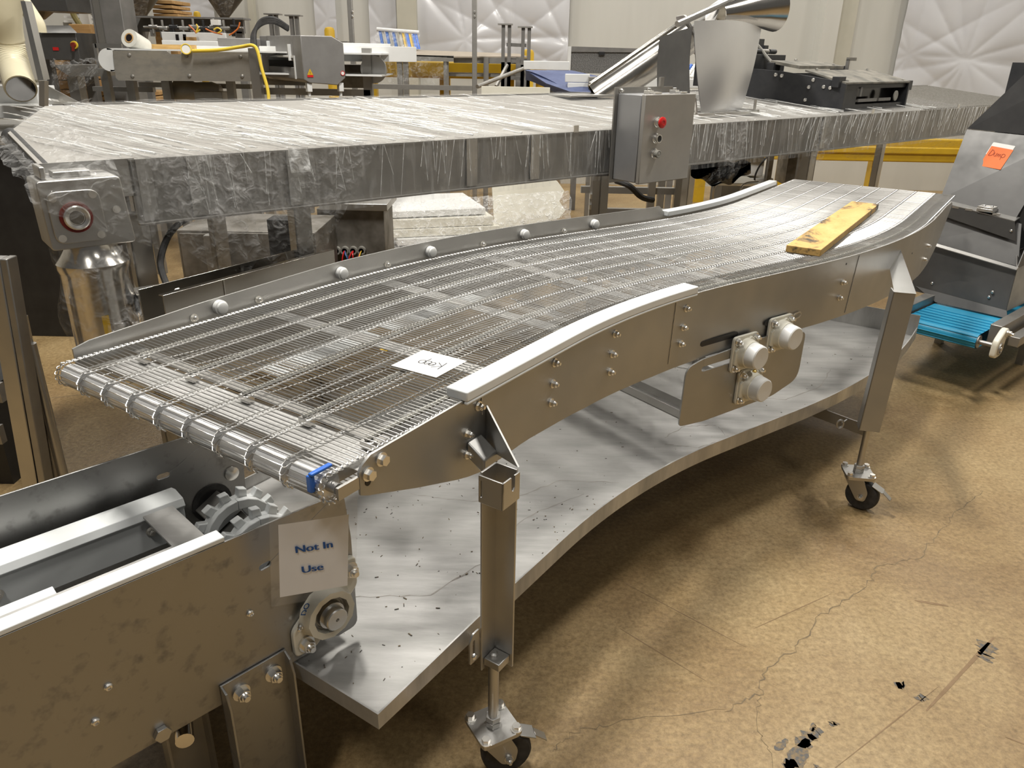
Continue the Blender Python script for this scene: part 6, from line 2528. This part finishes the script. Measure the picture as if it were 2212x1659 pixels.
for py in (100, 135, 172):
    a_, c_ = at(1094, py, 7.92), at(1137, py + 2, 7.92)
    b = MB()
    b.obox(a_, c_ - a_, (0, 0.04, 0), (0, 0, 0.03))
    b.build('rung', 'greypaint', tw)
b = MB()
b.cyl(at(1031, 187, 7.2), at(1130, 148, 7.85), 0.018, seg=10)
b.cyl(at(1072, 186, 7.8), at(1096, 140, 7.9), 0.018, seg=10)
b.build('brace', 'dull', tw)
tl = pthing('t_post_pair', 615, 62, 8.2, 'two short grey T-head posts behind the metal detector', 'stand', ground=True)
for px, pt in ((588, 32), (633, 35)):
    t0 = at(px, pt, 8.2)
    b = MB()
    b.obox((t0.x - 0.04, 8.2, 0), (0.03, 0, 0), (0, 0.06, 0), (0, 0, t0.z))
    b.obox((t0.x + 0.01, 8.2, 0), (0.03, 0, 0), (0, 0.06, 0), (0, 0, t0.z))
    b.build('post', 'greypaint', tl)
    b = MB()
    b.box((t0.x, 8.23, t0.z + 0.006), (0.15, 0.12, 0.012))
    b.build('head_plate', 'dull', tl)
for px0, px1, pt, Y, lab in ((1128, 1154, 106, 9.25, 'yellow bollard behind the right-hand T-head post'), (700, 722, 58, 10.3, 'short yellow bollard top beside the metal detector'), (417, 432, 24, 10.0, 'small yellow bollard top beside the hanging cone')):
    bo = pthing('bollard', (px0 + px1) / 2, 190, Y, lab, 'bollard', ground=True)
    t0, t1 = at(px0, pt, Y), at(px1, pt, Y)
    r = (t1.x - t0.x) / 2
    b = MB()
    b.lathe(((t0.x + t1.x) / 2, Y, 0), (0, 0, 1), [(0, r), (t0.z - 0.04, r), (t0.z - 0.01, r * .8), (t0.z, r * .3)], 24)
    b.build('tube', 'yellow', bo)
    b = MB()
    b.lathe(((t0.x + t1.x) / 2, Y, 0), (0, 0, 1), [(0, r * 1.6), (0.015, r * 1.6)], 24)
    b.build('base_flange', 'yellow', bo)
yb = pthing('yellow_barrier', 980, 180, 9.55, 'yellow steel barrier beam under the brown-topped table', 'guard rail', ground=True)
b = MB()
a_, c_ = at(790, 128, 9.55), at(1180, 190, 9.55)
b.obox((a_.x, 9.55, at(900, 168, 9.55).z), (c_.x - a_.x, 0, 0), (0, 0.1, 0), (0, 0, 0.18))
b.build('beam', 'yellow', yb, bevel=0.02)
for px in (800, 960, 1100, 1170):
    b = MB()
    posts(b, (px,), 140, 9.66, 0.12)
    b.build('post', 'yellow', yb)
tb_ = pthing('long_table', 920, 190, 8.2, 'long brown-topped table on grey legs wrapped with film', 'table', ground=True)
b = MB()
b.prism([at(800, 114, 8.2), at(905, 108, 9.4), at(1120, 116, 9.4), at(1140, 122, 8.4), at(980, 122, 8.2)], (0, 0, -0.012))
b.build('top', make_mat('brown_tabletop', (0.40, 0.34, 0.27), (0.32, 0.27, 0.21), rough=0.6, nscale=5), tb_)
b = MB()
a_, c_ = at(800, 118, 8.2), at(980, 124, 8.2)
b.obox((a_.x, 8.2, a_.z - 0.05), (c_.x - a_.x, 0, 0), (0, 0.04, 0), (0, 0, 0.055))
a_, c_ = at(980, 124, 8.3), at(1140, 122, 8.3)
b.obox((a_.x, 8.3, a_.z - 0.05), (c_.x - a_.x, 0, 0), (0, 0.04, 0), (0, 0, 0.055))
b.build('apron', 'dull', tb_)
for px in (862, 875, 963, 1050, 1120):
    b = MB()
    posts(b, (px,), 124, 8.24, 0.05)
    b.build('leg', 'dull', tb_)
b = MB()
pbox(b, 800, 184, 1030, 194, 8.0, 0.06)
pbox(b, 960, 160, 1140, 166, 8.4, 0.5)
b.build('lower_rail', 'dull', tb_)
b = MB()
b.grid(lambda i, j: at(815 + 150 * i, 122 + 64 * j, 8.15 + 0.03 * math.sin(i * 13 + j * 7)), 20, 10)
b.build('film', 'film_loose', tb_, angle=80)
rl = pthing('mesh_roll', 860, 108, 9.3, 'mesh chain belt with blue and yellow strips under film on the table', 'mesh belt')
a_, c_ = at(815, 66, 9.3), at(905, 106, 9.1)
for k in range(12):
    b = MB()
    t0 = at(817 + 7.2 * k, 64 + 0.5 * k, 9.35)
    t1 = at(825 + 7.2 * k, 106, 9.1)
    b.obox(t0, t1 - t0, (0.016 if k % 2 else 0.028, 0, 0), (0, 0.03, 0.01))
    b.build('strip', ('blueink', 'lens', 'blueink', 'lens', 'blueink', 'lens', 'dull', 'yellow', 'blue', 'yellow', 'blue', 'blue')[k], rl)
b = MB()
t0, t1 = at(814, 63, 9.33), at(905, 70, 9.33)
b.cyl(t0, t1, 0.02, seg=10)
b.build('top_bar', 'paper', rl)
b = MB()
b.grid(lambda i, j: at(792 + 26 * j + (112 - 22 * j) * i, 107 - 42 * j, 9.05 + 0.2 * j) + V(0, crinkle(i * 3, j * 3, 0.02), 0), 16, 10)
b.build('film', 'film_loose', rl, angle=80)

# ---- navy belt conveyor with white boards and the mesh-sided bin
nb_ = pthing('navy_belt_conveyor', 1210, 200, 6.6, 'sagging navy belt conveyor with white side boards behind the wrapped conveyor', 'conveyor', ground=True)
b = MB()
b.prism([at(1135, 151, 7.2), at(1235, 152, 7.4), at(1300, 166, 6.9), at(1290, 200, 6.6), at(1232, 198, 6.6), at(1180, 180, 6.8)], (0, 0.02, -0.012))
b.build('belt', 'navybelt', nb_)
b = MB()
b.grid(lambda i, j: at(1136 + 96 * i, 152 + 46 * i * i ** .3 - 0 + 8 * j, 7.15 - .5 * i) + V(0, 0.10 * j, -0.05 * j), 14, 4)
b.build('belt_edge', 'navybelt', nb_)
for (x0_, y0_, x1_, y1_, Y_) in ((1131, 132, 1230, 151, 7.5), (1221, 160, 1274, 178, 6.7), (1226, 179, 1272, 195, 6.7), (1280, 185, 1296, 194, 6.6), (1395, 170, 1530, 190, 7.3), (1440, 165, 1640, 185, 7.5)):
    b = MB()
    pbox(b, x0_, y0_, x1_, y1_, Y_, 0.04)
    b.build('side_board', 'white', nb_, bevel=0.004)
b = MB()
pbox(b, 1272, 166, 1300, 190, 6.62, 0.08)
b.build('clamp_block', 'dull', nb_, bevel=0.003)
b = MB()
posts(b, (1195, 1285, 1450, 1600), 188, 7.1, 0.06)
b.build('leg', 'dull', nb_)
b = MB()
pbox(b, 1040, 188, 1188, 206, 6.6, 0.05)
b.build('front_board', 'cream', nb_)
mb_ = pthing('mesh_bin', 1340, 165, 8.6, 'grey perforated steel bin in front of the pale wall', 'bin', ground=True)
M['mesh'] = make_mat('perforated_steel', (0.26, 0.255, 0.25), (0.15, 0.15, 0.145), metal=0.6, rough=0.5, nscale=120, contrast=(0.48, 0.52), detail=1)
b = MB()
pbox(b, 1232, 112, 1480, 160, 8.6, 0.02)
b.build('mesh_panel', 'mesh', mb_)
b = MB()
b.prism([at(px, py, 8.58) for px, py in ((1230, 100), (1480, 108), (1480, 114), (1232, 112))], (0, 0.05, 0))
b.build('top_rim', 'greypaint', mb_)
b = MB()
pbox(b, 1226, 100, 1233, 165, 8.56, 0.05)
b.build('corner_post', 'white', mb_)
b = MB()
pbox(b, 1294, 112, 1306, 119, 8.57, 0.03)
b.build('latch', 'black', mb_)
b = MB()
posts(b, (1250, 1470), 160, 8.65, 0.06)
b.build('leg', 'greypaint', mb_)
cw = pthing('chain_belt_bundle', 1470, 168, 7.6, 'bundle of white and blue chain belting behind the slanted tube', 'mesh belt')
for k in range(8):
    b = MB()
    t0, t1 = at(1438 + 9 * k, 168, 7.5), at(1462 + 8 * k, 140, 7.7)
    b.tube([t0 + (t1 - t0) * (q_ / 14) for q_ in range(15)], 0.018, 8, rfun=lambda n_: 0.018 if n_ % 2 else 0.011)
    b.build('chain_row', 'blue' if k % 4 == 0 else 'paper', cw)
wt = pthing('wall_box', 718, 95, 9.8, 'small grey stacked trays right of the metal detector', 'box')
b = MB()
pbox(b, 733, 92, 752, 104, 9.0, 0.2)
b.build('tray', 'dull', wt, bevel=0.003)
b = MB()
pbox(b, 735, 89, 750, 92, 9.0, 0.18)
b.build('lid', 'dull', wt)
